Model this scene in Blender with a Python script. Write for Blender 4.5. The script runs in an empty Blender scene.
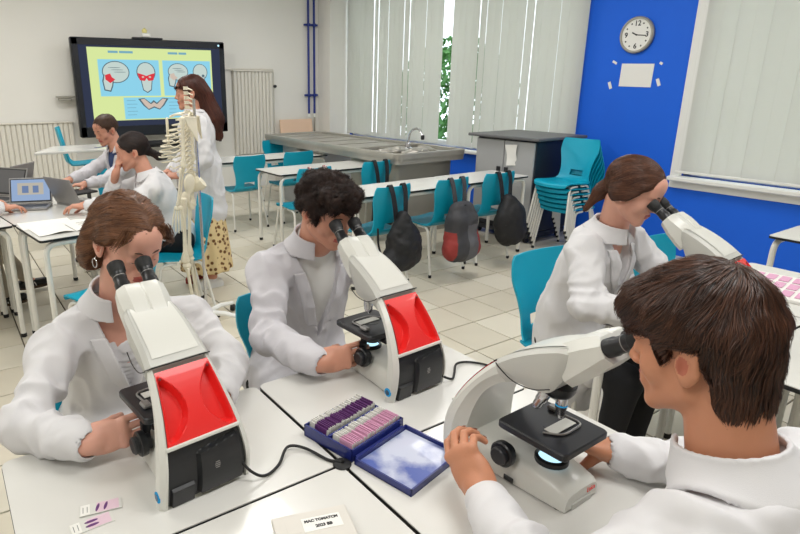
import bpy, bmesh, math, random
import numpy as np
from mathutils import Vector, Matrix, Euler

random.seed(7)
rng = np.random.default_rng(7)
PI = math.pi
SC = bpy.context.scene
COL = SC.collection

# ------------------------------------------------------------------ camera
CAM_H, F_PX, PITCH, YAW = 1.60, 588.5, 0.2914, 0.5827
cam_data = bpy.data.cameras.new('camera')
cam = bpy.data.objects.new('camera', cam_data)
COL.objects.link(cam)
cam.location = (0, 0, CAM_H)
cam.rotation_euler = (PI / 2 - PITCH, 0, -YAW)
cam_data.sensor_width = 36
cam_data.lens = F_PX / 800 * 36
cam_data.shift_x = (400 - 328.6) / 800
cam_data.shift_y = -(267 - 258.8) / 800
cam_data.clip_start = 0.02
SC.camera = cam

# ------------------------------------------------------------------ world, sun, exposure
SC.view_settings.view_transform = 'Standard'
SC.view_settings.look = 'None'
SC.view_settings.gamma = 1.0
SC.view_settings.use_curve_mapping = False
SC.view_settings.exposure = 0.0
world = bpy.data.worlds.new('sky')
SC.world = world
world.use_nodes = True
wn = world.node_tree
wn.nodes['Background'].inputs['Color'].default_value = (0.92, 0.96, 1.0, 1)
wn.nodes['Background'].inputs['Strength'].default_value = 3.2

# ------------------------------------------------------------------ ceiling lamps of the room (panels are built further down)
LAMP_SPOTS = [(x, y) for x in (-1.2, 1.3, 3.8) for y in (0.3, 3.3, 6.3)]
LAMP_Z = 3.16
LAMP_W = 26.5
for k, (x, y) in enumerate(LAMP_SPOTS):
    ld = bpy.data.lights.new('ceiling_lamp', 'AREA')
    ld.shape = 'RECTANGLE'
    ld.size = 1.15
    ld.size_y = 0.55
    ld.energy = LAMP_W
    ld.color = (1.0, 0.992, 0.975)
    lo = bpy.data.objects.new('ceiling_lamp_light', ld)
    lo.location = (x, y, LAMP_Z - 0.035)
    COL.objects.link(lo)

# ------------------------------------------------------------------ materials
def nt(name):
    m = bpy.data.materials.new(name)
    m.use_nodes = True
    return m, m.node_tree, m.node_tree.nodes['Principled BSDF']

def srgb(r, g, b):
    f = lambda c: (c / 255 / 12.92) if c / 255 <= 0.04045 else ((c / 255 + 0.055) / 1.055) ** 2.4
    return (f(r), f(g), f(b), 1)

def mat(name, rgb, rough=0.5, metal=0.0, var=0.0, scale=20, bump=0.0, bscale=80, coat=0.0, sss=0.0, spec=0.5, trans=0.0, emit=None, estr=0.0, detail=3):
    m, t, p = nt(name)
    p.inputs['Base Color'].default_value = srgb(*rgb)
    p.inputs['Roughness'].default_value = rough
    p.inputs['Metallic'].default_value = metal
    p.inputs['Specular IOR Level'].default_value = spec
    p.inputs['Coat Weight'].default_value = coat
    if trans: p.inputs['Transmission Weight'].default_value = trans
    if sss:
        p.inputs['Subsurface Weight'].default_value = sss
        p.inputs['Subsurface Radius'].default_value = (0.6, 0.25, 0.12)
        p.inputs['Subsurface Scale'].default_value = 0.004
    if emit:
        p.inputs['Emission Color'].default_value = srgb(*emit)
        p.inputs['Emission Strength'].default_value = estr
    tc = t.nodes.new('ShaderNodeTexCoord')
    if var:
        n = t.nodes.new('ShaderNodeTexNoise'); n.inputs['Scale'].default_value = scale; n.inputs['Detail'].default_value = detail
        t.links.new(tc.outputs['Object'], n.inputs['Vector'])
        mx = t.nodes.new('ShaderNodeMix'); mx.data_type = 'RGBA'
        c = srgb(*rgb)
        mx.inputs['A'].default_value = tuple(max(0, v * (1 - var)) for v in c[:3]) + (1,)
        mx.inputs['B'].default_value = tuple(min(1, v * (1 + var)) for v in c[:3]) + (1,)
        t.links.new(n.outputs['Fac'], mx.inputs['Factor'])
        t.links.new(mx.outputs['Result'], p.inputs['Base Color'])
    if bump:
        n2 = t.nodes.new('ShaderNodeTexNoise'); n2.inputs['Scale'].default_value = bscale; n2.inputs['Detail'].default_value = 3
        t.links.new(tc.outputs['Object'], n2.inputs['Vector'])
        b = t.nodes.new('ShaderNodeBump'); b.inputs['Strength'].default_value = bump; b.inputs['Distance'].default_value = 0.004
        t.links.new(n2.outputs['Fac'], b.inputs['Height'])
        t.links.new(b.outputs['Normal'], p.inputs['Normal'])
    return m

M = {}
M['wall'] = mat('wall_cream', (238, 236, 230), 0.85, var=0.03, scale=1.5, bump=0.05, bscale=60)
M['wall_blue'] = mat('wall_blue_paint', (0, 98, 226), 0.65, var=0.05, scale=2, bump=0.06, bscale=70)
M['pillar'] = mat('pillar_paint', (236, 234, 228), 0.8, var=0.02, scale=2)
M['ceiling'] = mat('ceiling_paint', (238, 238, 235), 0.9)
M['tile'] = mat('floor_tile', (216, 208, 189), 0.32, var=0.07, scale=3.5, bump=0.03, bscale=25)
M['tile2'] = mat('floor_tile_b', (209, 201, 183), 0.34, var=0.07, scale=4, bump=0.03, bscale=25)
M['tile3'] = mat('floor_tile_c', (220, 213, 196), 0.30, var=0.07, scale=3, bump=0.03, bscale=25)
M['grout'] = mat('grout', (104, 95, 80), 0.9, var=0.15, scale=8)
M['white_paint'] = mat('white_paint', (236, 236, 232), 0.45)
M['laminate'] = mat('white_laminate', (222, 221, 216), 0.22, var=0.02, scale=4, bump=0.02, bscale=200, coat=0.2)
M['black_edge'] = mat('black_edge', (24, 24, 26), 0.5)
M['tube_white'] = mat('white_tube', (232, 230, 222), 0.35, coat=0.2)
M['teal'] = mat('teal_plastic', (0, 162, 192), 0.42, var=0.05, scale=6, bump=0.12, bscale=420)
M['rubber'] = mat('black_rubber', (22, 22, 23), 0.6)
M['black'] = mat('black_plastic', (26, 27, 30), 0.36, bump=0.06, bscale=500)
M['black_soft'] = mat('black_satin', (38, 39, 43), 0.42)
M['mic_white'] = mat('enamel_warm_white', (222, 222, 215), 0.34, bump=0.02, bscale=300, coat=0.15)
M['mic_grey'] = mat('enamel_pale_grey', (200, 200, 194), 0.38, bump=0.02, bscale=300)
M['red'] = mat('red_plastic', (238, 42, 40), 0.38, coat=0.2)
M['chrome'] = mat('chrome', (205, 205, 208), 0.18, metal=1.0)
M['steel'] = mat('stainless_steel', (176, 172, 164), 0.38, metal=0.55, var=0.12, scale=6, bump=0.03, bscale=90)
M['steel_d'] = mat('steel_panel', (172, 169, 160), 0.42, metal=0.6, var=0.1, scale=5)
M['grey_cab'] = mat('grey_cabinet', (170, 171, 172), 0.5, var=0.03, scale=5)
M['dark_cab'] = mat('dark_cabinet', (38, 42, 50), 0.5, var=0.08, scale=5)
M['cab_top'] = mat('cabinet_top', (96, 96, 98), 0.4, var=0.1, scale=6)
M['skin_a'] = mat('skin_fair', (222, 166, 146), 0.48, var=0.10, scale=16, sss=0.12, bump=0.05, bscale=260)
M['skin_b'] = mat('skin_warm', (204, 146, 122), 0.48, var=0.11, scale=16, sss=0.12, bump=0.05, bscale=260)
M['skin_c'] = mat('skin_tan', (200, 138, 106), 0.48, var=0.11, scale=16, sss=0.12, bump=0.05, bscale=260)
M['ear_red_shade'] = mat('ear_red_shade', (180, 104, 82), 0.5, var=0.08, scale=60)  # redder ear skin, darkened to paint in the shade of the hollow
M['lip'] = mat('lip', (176, 84, 76), 0.4, var=0.06, scale=60)
M['eye_white'] = mat('eye_white', (232, 226, 218), 0.15)
M['eye_dark'] = mat('eye_dark', (40, 26, 18), 0.1)
M['coat'] = mat('lab_coat_cotton', (220, 219, 221), 0.8, var=0.02, scale=8, bump=0.10, bscale=700)
M['coat2'] = mat('lab_coat_cotton_grey', (206, 204, 209), 0.8, var=0.03, scale=8, bump=0.10, bscale=700)
M['shirt'] = mat('white_tee', (226, 225, 222), 0.85, bump=0.1, bscale=600)
M['navy'] = mat('navy_cloth', (52, 70, 112), 0.85, bump=0.15, bscale=300)
M['trouser_black'] = mat('black_cloth', (20, 20, 24), 0.85, bump=0.1, bscale=300)
M['trouser_beige'] = mat('beige_cloth', (182, 170, 152), 0.85, bump=0.1, bscale=300)
M['trouser_blue'] = mat('denim', (58, 72, 100), 0.85, bump=0.15, bscale=400)
M['bone'] = mat('bone_plastic', (234, 226, 204), 0.5, var=0.08, scale=30)
M['glass_slide'] = mat('slide_glass', (226, 226, 220), 0.12, coat=0.4)
M['pink'] = mat('pink_stain', (226, 168, 200), 0.5, var=0.15, scale=200)
M['purple'] = mat('purple_stain', (104, 56, 118), 0.5, var=0.2, scale=200)
M['boxblue'] = mat('dark_blue_plastic', (30, 42, 118), 0.3, coat=0.3)
M['paper'] = mat('paper', (238, 237, 232), 0.8)
M['card'] = mat('pale_card', (218, 214, 206), 0.7, var=0.03, scale=10)
M['ink'] = mat('ink', (24, 24, 30), 0.6)
M['silver'] = mat('laptop_silver', (150, 148, 146), 0.4, metal=0.5)
M['blue_pipe'] = mat('blue_pipe_paint', (36, 56, 140), 0.45)
M['rad'] = mat('radiator_enamel', (226, 222, 212), 0.45)
M['shell'] = mat('screen_bezel', (30, 32, 38), 0.3)
M['bag_black'] = mat('black_nylon', (22, 22, 25), 0.65, var=0.2, scale=12, bump=0.4, bscale=90)
M['bag_grey'] = mat('grey_nylon', (96, 96, 100), 0.7, var=0.15, scale=12, bump=0.4, bscale=90)
M['bag_red'] = mat('red_nylon', (150, 52, 48), 0.7, var=0.12, scale=12, bump=0.4, bscale=90)
M['orange_board'] = mat('peach_board', (240, 206, 178), 0.6)
M['green'] = mat('leaf_green', (70, 122, 52), 0.6, var=0.35, scale=3)
M['bark'] = mat('bark', (84, 68, 52), 0.9)

def blind_mat(name, rgb, tr):
    m, t, p = nt(name)
    p.inputs['Base Color'].default_value = srgb(*rgb)
    p.inputs['Roughness'].default_value = 0.85
    tl = t.nodes.new('ShaderNodeBsdfTranslucent'); tl.inputs['Color'].default_value = srgb(*rgb)
    mx = t.nodes.new('ShaderNodeMixShader'); mx.inputs[0].default_value = tr
    o = t.nodes['Material Output']
    t.links.new(p.outputs[0], mx.inputs[1]); t.links.new(tl.outputs[0], mx.inputs[2]); t.links.new(mx.outputs[0], o.inputs['Surface'])
    tc = t.nodes.new('ShaderNodeTexCoord'); n = t.nodes.new('ShaderNodeTexNoise'); n.inputs['Scale'].default_value = 220
    b = t.nodes.new('ShaderNodeBump'); b.inputs['Strength'].default_value = 0.15; b.inputs['Distance'].default_value = 0.002
    t.links.new(tc.outputs['Object'], n.inputs['Vector']); t.links.new(n.outputs['Fac'], b.inputs['Height']); t.links.new(b.outputs['Normal'], p.inputs['Normal'])
    return m
M['blind'] = blind_mat('blind_fabric', (226, 226, 220), 0.45)

def glass_mat():
    m, t, p = nt('window_glass')
    p.inputs['Base Color'].default_value = (0.92, 0.97, 1, 1); p.inputs['Roughness'].default_value = 0.02
    p.inputs['Transmission Weight'].default_value = 1.0; p.inputs['IOR'].default_value = 1.1
    return m
M['glass'] = glass_mat()

def emit_mat(name, rgb, s):
    m = bpy.data.materials.new(name); m.use_nodes = True; t = m.node_tree
    t.nodes.remove(t.nodes['Principled BSDF'])
    e = t.nodes.new('ShaderNodeEmission'); e.inputs['Color'].default_value = srgb(*rgb); e.inputs['Strength'].default_value = s
    t.links.new(e.outputs[0], t.nodes['Material Output'].inputs['Surface'])
    return m
M['lamp_face'] = emit_mat('lamp_diffuser', (255, 248, 236), 2.0)
M['led'] = emit_mat('led_disc', (190, 236, 255), 1.3)
M['led_ring'] = emit_mat('blue_led_button', (50, 150, 200), 0.8)

def hair_mat(name, dark, light, rough=0.42):
    m, t, p = nt(name)
    tc = t.nodes.new('ShaderNodeTexCoord'); at = t.nodes.new('ShaderNodeAttribute'); at.attribute_name = 'tint'
    mx = t.nodes.new('ShaderNodeMix'); mx.data_type = 'RGBA'
    mx.inputs['A'].default_value = srgb(*dark); mx.inputs['B'].default_value = srgb(*light)
    t.links.new(at.outputs['Fac'], mx.inputs['Factor']); t.links.new(mx.outputs['Result'], p.inputs['Base Color'])
    p.inputs['Roughness'].default_value = rough; p.inputs['Specular IOR Level'].default_value = 0.35
    return m
M['hair_p5'] = hair_mat('hair_chestnut', (66, 40, 26), (156, 106, 72))
M['hair_p6'] = hair_mat('hair_black_brown', (22, 14, 12), (62, 38, 28), 0.55)
M['hair_p7'] = hair_mat('hair_brown', (54, 30, 22), (116, 74, 52))
M['hair_p8'] = hair_mat('hair_dark_brown', (30, 17, 13), (98, 62, 44), 0.38)
M['hair_p1'] = hair_mat('hair_short_brown', (50, 32, 22), (98, 66, 44))
M['hair_p2'] = hair_mat('hair_near_black', (20, 13, 12), (56, 36, 30))
M['hair_p3'] = hair_mat('hair_auburn', (44, 20, 16), (104, 54, 38))

def skirt_mat():
    m, t, p = nt('patterned_skirt_cloth')
    tc = t.nodes.new('ShaderNodeTexCoord'); v = t.nodes.new('ShaderNodeTexVoronoi'); v.inputs['Scale'].default_value = 26
    r = t.nodes.new('ShaderNodeValToRGB'); r.color_ramp.elements[0].position = 0.30; r.color_ramp.elements[1].position = 0.42
    r.color_ramp.elements[0].color = srgb(112, 72, 36); r.color_ramp.elements[1].color = srgb(224, 200, 150)
    t.links.new(tc.outputs['Object'], v.inputs['Vector']); t.links.new(v.outputs['Distance'], r.inputs['Fac'])
    t.links.new(r.outputs['Color'], p.inputs['Base Color']); p.inputs['Roughness'].default_value = 0.85
    return m
M['skirt'] = skirt_mat()

def scarf_mat():
    m, t, p = nt('floral_cloth')
    tc = t.nodes.new('ShaderNodeTexCoord'); v = t.nodes.new('ShaderNodeTexVoronoi'); v.inputs['Scale'].default_value = 34
    r = t.nodes.new('ShaderNodeValToRGB'); cr = r.color_ramp; cr.interpolation = 'CONSTANT'
    cr.elements[0].color = srgb(150, 40, 60); cr.elements[1].position = 0.35; cr.elements[1].color = srgb(222, 196, 190)
    e = cr.elements.new(0.62); e.color = srgb(40, 36, 44)
    t.links.new(tc.outputs['Object'], v.inputs['Vector']); t.links.new(v.outputs['Distance'], r.inputs['Fac'])
    t.links.new(r.outputs['Color'], p.inputs['Base Color']); p.inputs['Roughness'].default_value = 0.85
    return m
M['floral'] = scarf_mat()

# ------------------------------------------------------------------ object helpers
def tag(o, label=None, cat=None, group=None, kind=None):
    if label: o['label'] = label
    if cat: o['category'] = cat
    if group: o['group'] = group
    if kind: o['kind'] = kind
    return o

def thing(name, label, cat, loc=(0, 0, 0), rotz=0.0, group=None):
    o = bpy.data.objects.new(name, None)
    o.empty_display_size = 0.1
    COL.objects.link(o); o.location = loc; o.rotation_euler = (0, 0, rotz)
    return tag(o, label, cat, group)

class MB:
    """collects verts and faces with a material slot per face"""
    def __init__(s): s.v = []; s.f = []; s.m = []; s.T = Matrix.Identity(4)
    def add(s, vs, fs, mi=0):
        n = len(s.v); T = s.T
        s.v += [tuple(T @ Vector(p)) for p in vs]
        s.f += [tuple(i + n for i in f) for f in fs]; s.m += [mi] * len(fs)
    def box(s, c, d, mi=0, bev=0.0, rot=None):
        x, y, z = d[0] / 2, d[1] / 2, d[2] / 2
        R = rot if rot is not None else Matrix.Identity(3)
        c = Vector(c)
        if bev <= 0:
            vs = [(-x, -y, -z), (x, -y, -z), (x, y, -z), (-x, y, -z), (-x, -y, z), (x, -y, z), (x, y, z), (-x, y, z)]
            fs = [(0, 3, 2, 1), (4, 5, 6, 7), (0, 1, 5, 4), (1, 2, 6, 5), (2, 3, 7, 6), (3, 0, 4, 7)]
        else:
            b = min(bev, x * .99, y * .99, z * .99); vs = []
            rings = [(-z, b), (-z + b, 0), (z - b, 0), (z, b)]
            for zz, k in rings:
                X, Y = x - k, y - k; q = b
                if k > 0: pts = [(-X, -Y), (X, -Y), (X, Y), (-X, Y)]; pts = [p for p in pts for _ in (0, 1)]
                else: pts = [(-x, -y + q), (-x + q, -y), (x - q, -y), (x, -y + q), (x, y - q), (x - q, y), (-x + q, y), (-x, y - q)]
                vs += [(p[0], p[1], zz) for p in pts]
            fs = []
            for r in range(3):
                for i in range(8):
                    j = (i + 1) % 8; fs.append((r * 8 + i, r * 8 + j, r * 8 + 8 + j, r * 8 + 8 + i))
            fs.append((7, 5, 3, 1)); fs.append((25, 27, 29, 31))
        s.add([tuple(c + R @ Vector(p)) for p in vs], fs, mi)
    def loft(s, rings, mi=0, cap=True, closed=True):
        n = len(rings[0]); vs = [p for r in rings for p in r]; fs = []
        for r in range(len(rings) - 1):
            for i in range(n if closed else n - 1):
                j = (i + 1) % n; fs.append((r * n + i, r * n + j, (r + 1) * n + j, (r + 1) * n + i))
        if cap:
            fs.append(tuple(range(n))[::-1]); fs.append(tuple((len(rings) - 1) * n + i for i in range(n)))
        s.add(vs, fs, mi)
    def tube(s, pts, r, seg=8, mi=0, cap=True, flat=1.0):
        pts = [Vector(p) for p in pts]; rs = r if hasattr(r, '__len__') else [r] * len(pts)
        t0 = (pts[1] - pts[0]).normalized()
        u = t0.orthogonal().normalized(); rings = []
        for i, p in enumerate(pts):
            if i == 0: t = pts[1] - p
            elif i == len(pts) - 1: t = p - pts[i - 1]
            else: t = (pts[i + 1] - p).normalized() + (p - pts[i - 1]).normalized()
            t.normalize(); u = (u - t * u.dot(t)).normalized(); w = t.cross(u)
            rings.append([tuple(p + (u * math.cos(a) + w * math.sin(a) * flat) * rs[i]) for a in [2 * PI * k / seg for k in range(seg)]])
        s.loft(rings, mi, cap)
    def lathe(s, prof, axis=(0, 0, 1), o=(0, 0, 0), seg=20, mi=0, cap=True):
        ax = Vector(axis).normalized(); u = ax.orthogonal().normalized(); w = ax.cross(u); o = Vector(o); rings = []
        for r, h in prof:
            rings.append([tuple(o + ax * h + (u * math.cos(a) + w * math.sin(a)) * max(r, 1e-4)) for a in [2 * PI * k / seg for k in range(seg)]])
        s.loft(rings, mi, cap)
    def prism(s, poly, z0, z1, mi=0, bev=0.0):
        if bev:
            cx = sum(p[0] for p in poly) / len(poly); cy = sum(p[1] for p in poly) / len(poly)
            def ins(p): 
                d = math.hypot(p[0] - cx, p[1] - cy); k = (d - bev) / d; return (cx + (p[0] - cx) * k, cy + (p[1] - cy) * k)
            pi = [ins(p) for p in poly]
            s.loft([[(p[0], p[1], z0) for p in pi], [(p[0], p[1], z0 + bev) for p in poly], [(p[0], p[1], z1 - bev) for p in poly], [(p[0], p[1], z1) for p in pi]], mi)
        else: s.loft([[(p[0], p[1], z0) for p in poly], [(p[0], p[1], z1) for p in poly]], mi)
    def mesh(s, name, mats, smooth=True, angle=35):
        me = bpy.data.meshes.new(name); me.from_pydata(s.v, [], s.f); me.update()
        bm = bmesh.new(); bm.from_mesh(me); bmesh.ops.recalc_face_normals(bm, faces=bm.faces); bm.to_mesh(me); bm.free()
        for m in (mats if isinstance(mats, (list, tuple)) else [mats]): me.materials.append(m)
        me.polygons.foreach_set('material_index', s.m)
        if smooth:
            me.polygons.foreach_set('use_smooth', [True] * len(me.polygons))
            me.set_sharp_from_angle(angle=math.radians(angle))
        return me
    def obj(s, name, mats, parent=None, smooth=True, angle=35, loc=None, rot=None):
        o = bpy.data.objects.new(name, s.mesh(name, mats, smooth, angle)); COL.objects.link(o)
        if parent is not None: o.parent = parent
        if loc is not None: o.location = loc
        if rot is not None: o.rotation_euler = rot
        return o

def arc(pts, r=0.04, n=5):
    """round the corners of a polyline"""
    pts = [Vector(p) for p in pts]; out = [pts[0]]
    for i in range(1, len(pts) - 1):
        a, b, c = pts[i - 1], pts[i], pts[i + 1]
        d1 = (a - b); d2 = (c - b); q = min(r, d1.length * .49, d2.length * .49)
        p1 = b + d1.normalized() * q; p2 = b + d2.normalized() * q
        for k in range(n + 1):
            t = k / n; out.append(p1 * (1 - t) ** 2 + b * 2 * t * (1 - t) + p2 * t * t)
    out.append(pts[-1]); return out

def smooth_path(pts, n=8):
    P = [Vector(p) for p in pts]; P = [P[0] * 2 - P[1]] + P + [P[-1] * 2 - P[-2]]; out = []
    for i in range(1, len(P) - 2):
        for k in range(n):
            t = k / n; a, b, c, d = P[i - 1], P[i], P[i + 1], P[i + 2]
            out.append(0.5 * ((2 * b) + (c - a) * t + (2 * a - 5 * b + 4 * c - d) * t * t + (3 * b - a - 3 * c + d) * t ** 3))
    out.append(P[-2]); return out

def rrect(w, d, r, cx=0, cy=0, n=4):
    out = []
    for sx, sy, a0 in ((1, 1, 0), (-1, 1, 90), (-1, -1, 180), (1, -1, 270)):
        for k in range(n + 1):
            a = math.radians(a0 + 90 * k / n); out.append((cx + sx * (w / 2 - r) + r * math.cos(a), cy + sy * (d / 2 - r) + r * math.sin(a)))
    return out

def copy_tree(o, parent=None):
    c = o.copy(); COL.objects.link(c)
    if parent is not None: c.parent = parent
    for ch in list(o.children): copy_tree(ch, c)
    return c

def text_mesh(s, size, name, material, parent, M4, ext=0.0004, shear=0.0, bold=0.0):
    cu = bpy.data.curves.new(name, 'FONT'); cu.body = s; cu.size = size; cu.extrude = ext; cu.align_x = 'CENTER'; cu.align_y = 'CENTER'; cu.shear = shear; cu.offset = bold; cu.resolution_u = 3
    tmp = bpy.data.objects.new('tmp', cu); COL.objects.link(tmp)
    dg = bpy.context.evaluated_depsgraph_get(); me = bpy.data.meshes.new_from_object(tmp.evaluated_get(dg)); bpy.data.objects.remove(tmp); me.name = name
    me.transform(M4); me.materials.clear(); me.materials.append(material)
    o = bpy.data.objects.new(name, me); COL.objects.link(o); o.parent = parent
    return o

def frame(o, x, y):
    """4x4 with origin o, axes x,y, z = x cross y"""
    x = Vector(x).normalized(); y = Vector(y); z = x.cross(y).normalized(); y = z.cross(x)
    return Matrix(((x.x, y.x, z.x, o[0]), (x.y, y.y, z.y, o[1]), (x.z, y.z, z.z, o[2]), (0, 0, 0, 1)))

# ------------------------------------------------------------------ implicit bodies (numpy signed distances + surface nets)
def V3(*a): return np.array(a if len(a) > 1 else a[0], float)

_t = np.random.default_rng(99).uniform(-1, 1, (32, 32, 32))
NT8 = np.stack([np.roll(_t, (-a, -b, -c), (0, 1, 2)) for a in (0, 1) for b in (0, 1) for c in (0, 1)], -1).reshape(-1, 8)
def noise3(p, seed=0):
    """smooth value noise in [-1,1]"""
    p = p + seed * 5.37
    i = np.floor(p); f = p - i; f = f * f * (3 - 2 * f); i = i.astype(np.int32) & 31
    c = NT8[(i[:, 0] * 32 + i[:, 1]) * 32 + i[:, 2]]
    c = c[:, :4] + (c[:, 4:] - c[:, :4]) * f[:, 0:1]
    c = c[:, :2] + (c[:, 2:] - c[:, :2]) * f[:, 1:2]
    return c[:, 0] + (c[:, 1] - c[:, 0]) * f[:, 2]

class Cap:
    def __init__(s, a, b, ra, rb=None, k=0.01):
        s.a, s.b = V3(a), V3(b); s.ra = ra; s.rb = ra if rb is None else rb; s.k = k; s.ab = s.b - s.a; s.l2 = max(s.ab @ s.ab, 1e-12)
    def d(s, p):
        q = p - s.a; t = np.clip(q @ s.ab / s.l2, 0, 1); return np.linalg.norm(q - t[:, None] * s.ab, axis=1) - (s.ra + (s.rb - s.ra) * t)
    def bb(s): r = max(s.ra, s.rb); return np.minimum(s.a, s.b) - r, np.maximum(s.a, s.b) + r
class Ell:
    def __init__(s, c, r, R=None, k=0.01):
        s.c = V3(c); s.r = V3(r); s.R = np.eye(3) if R is None else np.array(R, float); s.k = k
    def d(s, p):
        q = (p - s.c) @ s.R; k0 = np.linalg.norm(q / s.r, axis=1); k1 = np.linalg.norm(q / s.r ** 2, axis=1); return k0 * (k0 - 1) / np.maximum(k1, 1e-9)
    def bb(s): m = s.r.max(); return s.c - m, s.c + m
class Box:
    def __init__(s, c, h, R=None, rad=0.005, k=0.01):
        s.c = V3(c); s.h = V3(h) - rad; s.R = np.eye(3) if R is None else np.array(R, float); s.rad = rad; s.k = k
    def d(s, p):
        q = np.abs((p - s.c) @ s.R) - s.h; return np.linalg.norm(np.maximum(q, 0), axis=1) + np.minimum(q.max(axis=1), 0) - s.rad
    def bb(s): m = np.linalg.norm(s.h + s.rad); return s.c - m, s.c + m
class Sub:
    """smoothly subtract a primitive"""
    def __init__(s, prim, k=0.004): s.p = prim; s.k = k
    def d(s, p): return s.p.d(p)
    def bb(s): return s.p.bb()

def sd(prims, p, pre=None):
    r = np.full(len(p), 1e3) if pre is None else pre
    for q in prims:
        k = q.k; d = q.d(p)
        if isinstance(q, Sub):
            d = -d; h = np.clip(0.5 - 0.5 * (r - d) / k, 0, 1); r = r + (d - r) * h + k * h * (1 - h)
        else:
            h = np.clip(0.5 + 0.5 * (r - d) / k, 0, 1); r = r + (d - r) * h - k * h * (1 - h)
    return r

def mesh_sdf(prims, h, post=None, margin=0.02, fn=None, bbox=None, relax=1):
    """surface nets over prims; post(points, d) may alter the distance"""
    pos = [q for q in prims if not isinstance(q, Sub)] if prims else []
    if bbox is None:
        lo = np.min([q.bb()[0] for q in pos], axis=0) - margin; hi = np.max([q.bb()[1] for q in pos], axis=0) + margin
    else: lo, hi = V3(bbox[0]), V3(bbox[1])
    B = 8; nb = np.ceil((hi - lo) / (h * B)).astype(int) + 1; N = nb * B + 1
    G = np.full(tuple(N), 1.0, np.float32)
    bc = np.stack(np.meshgrid(*[np.arange(n) for n in nb], indexing='ij'), -1).reshape(-1, 3)
    cen = lo + (bc + 0.5) * B * h; rad = B * h * 0.5 * 1.7321 + h
    if fn is None:
        D = np.stack([q.d(cen) for q in prims]); tot = sd(prims, cen)
        if post is not None: tot = post(cen, tot)
    else: tot = fn(cen)
    slack = 0.06 if fn is None else 0.0
    act = np.abs(tot) < rad * 1.25 + 0.02
    # far blocks: fill with sign
    S = np.where(tot < 0, -1.0, 1.0)
    for b, sg in zip(bc[S < 0], S[S < 0]):
        x, y, z = b * B; G[x:x + B + 1, y:y + B + 1, z:z + B + 1] = -1.0
    g = np.arange(B + 1); loc = np.stack(np.meshgrid(g, g, g, indexing='ij'), -1).reshape(-1, 3)
    ia = np.where(act)[0]
    for i in ia:
        x, y, z = bc[i] * B; p = lo + (bc[i] * B + loc) * h
        if fn is None:
            col = D[:, i]; near = col < min(tot[i], col.min()) + 2 * rad + 0.03 if False else col < rad * 1.1 + 0.05
            pr = [q for q, n in zip(prims, near) if n]
            if not pr: v = np.full(len(p), tot[i])
            else:
                v = sd(pr, p)
            if post is not None: v = post(p, v)
        else: v = fn(p)
        G[x:x + B + 1, y:y + B + 1, z:z + B + 1] = v.reshape(B + 1, B + 1, B + 1)
    G[0] = G[-1] = 1; G[:, 0] = G[:, -1] = 1; G[:, :, 0] = G[:, :, -1] = 1
    return nets(G, lo, h, relax)

def nets(G, lo, h, relax=1):
    S = G < 0
    c = S[:-1, :-1, :-1].astype(np.int8)
    for dx in (0, 1):
        for dy in (0, 1):
            for dz in (0, 1):
                if dx + dy + dz: c = c + S[dx:S.shape[0] - 1 + dx, dy:S.shape[1] - 1 + dy, dz:S.shape[2] - 1 + dz]
    mixed = (c > 0) & (c < 8); idx = np.argwhere(mixed); n = len(idx)
    ID = np.full(mixed.shape, -1, np.int32); ID[mixed] = np.arange(n)
    acc = np.zeros((n, 3)); cnt = np.zeros(n)
    for ax in range(3):
        o1, o2 = [a for a in range(3) if a != ax]
        for a in (0, 1):
            for b in (0, 1):
                off = np.zeros(3, int); off[o1] = a; off[o2] = b
                p0 = idx + off; p1 = p0.copy(); p1[:, ax] += 1
                g0 = G[tuple(p0.T)]; g1 = G[tuple(p1.T)]; m = (g0 < 0) != (g1 < 0)
                t = np.where(m, g0 / np.where(m, g0 - g1, 1), 0)
                q = p0.astype(float); q[:, ax] += t
                acc[m] += q[m]; cnt[m] += 1
    v = acc / np.maximum(cnt, 1)[:, None]
    quads = []
    for ax in range(3):
        o1, o2 = (ax + 1) % 3, (ax + 2) % 3
        sl0 = [slice(1, -1)] * 3; sl0[ax] = slice(0, -1); sl1 = [slice(1, -1)] * 3; sl1[ax] = slice(1, None)
        A = S[tuple(sl0)]; Bb = S[tuple(sl1)]; e = np.argwhere(A != Bb)
        st = A[tuple(e.T)]; base = e.copy(); base[:, o1] += 1; base[:, o2] += 1
        def cell(a, b):
            q = base.copy(); q[:, o1] -= a; q[:, o2] -= b; return ID[tuple(q.T)]
        q = np.stack([cell(1, 1), cell(0, 1), cell(0, 0), cell(1, 0)], 1)
        q[~st] = q[~st][:, ::-1]; quads.append(q)
    quads = np.concatenate(quads); quads = quads[(quads >= 0).all(1)]
    v = lo + v * h
    for _ in range(relax):
        s = np.zeros_like(v); k = np.zeros(len(v))
        for a in range(4):
            i, j = quads[:, a], quads[:, (a + 1) % 4]
            np.add.at(s, i, v[j]); np.add.at(k, i, 1); np.add.at(s, j, v[i]); np.add.at(k, j, 1)
        m = k > 0; v[m] = v[m] * 0.5 + 0.5 * s[m] / k[m][:, None]
    return v, quads

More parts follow.
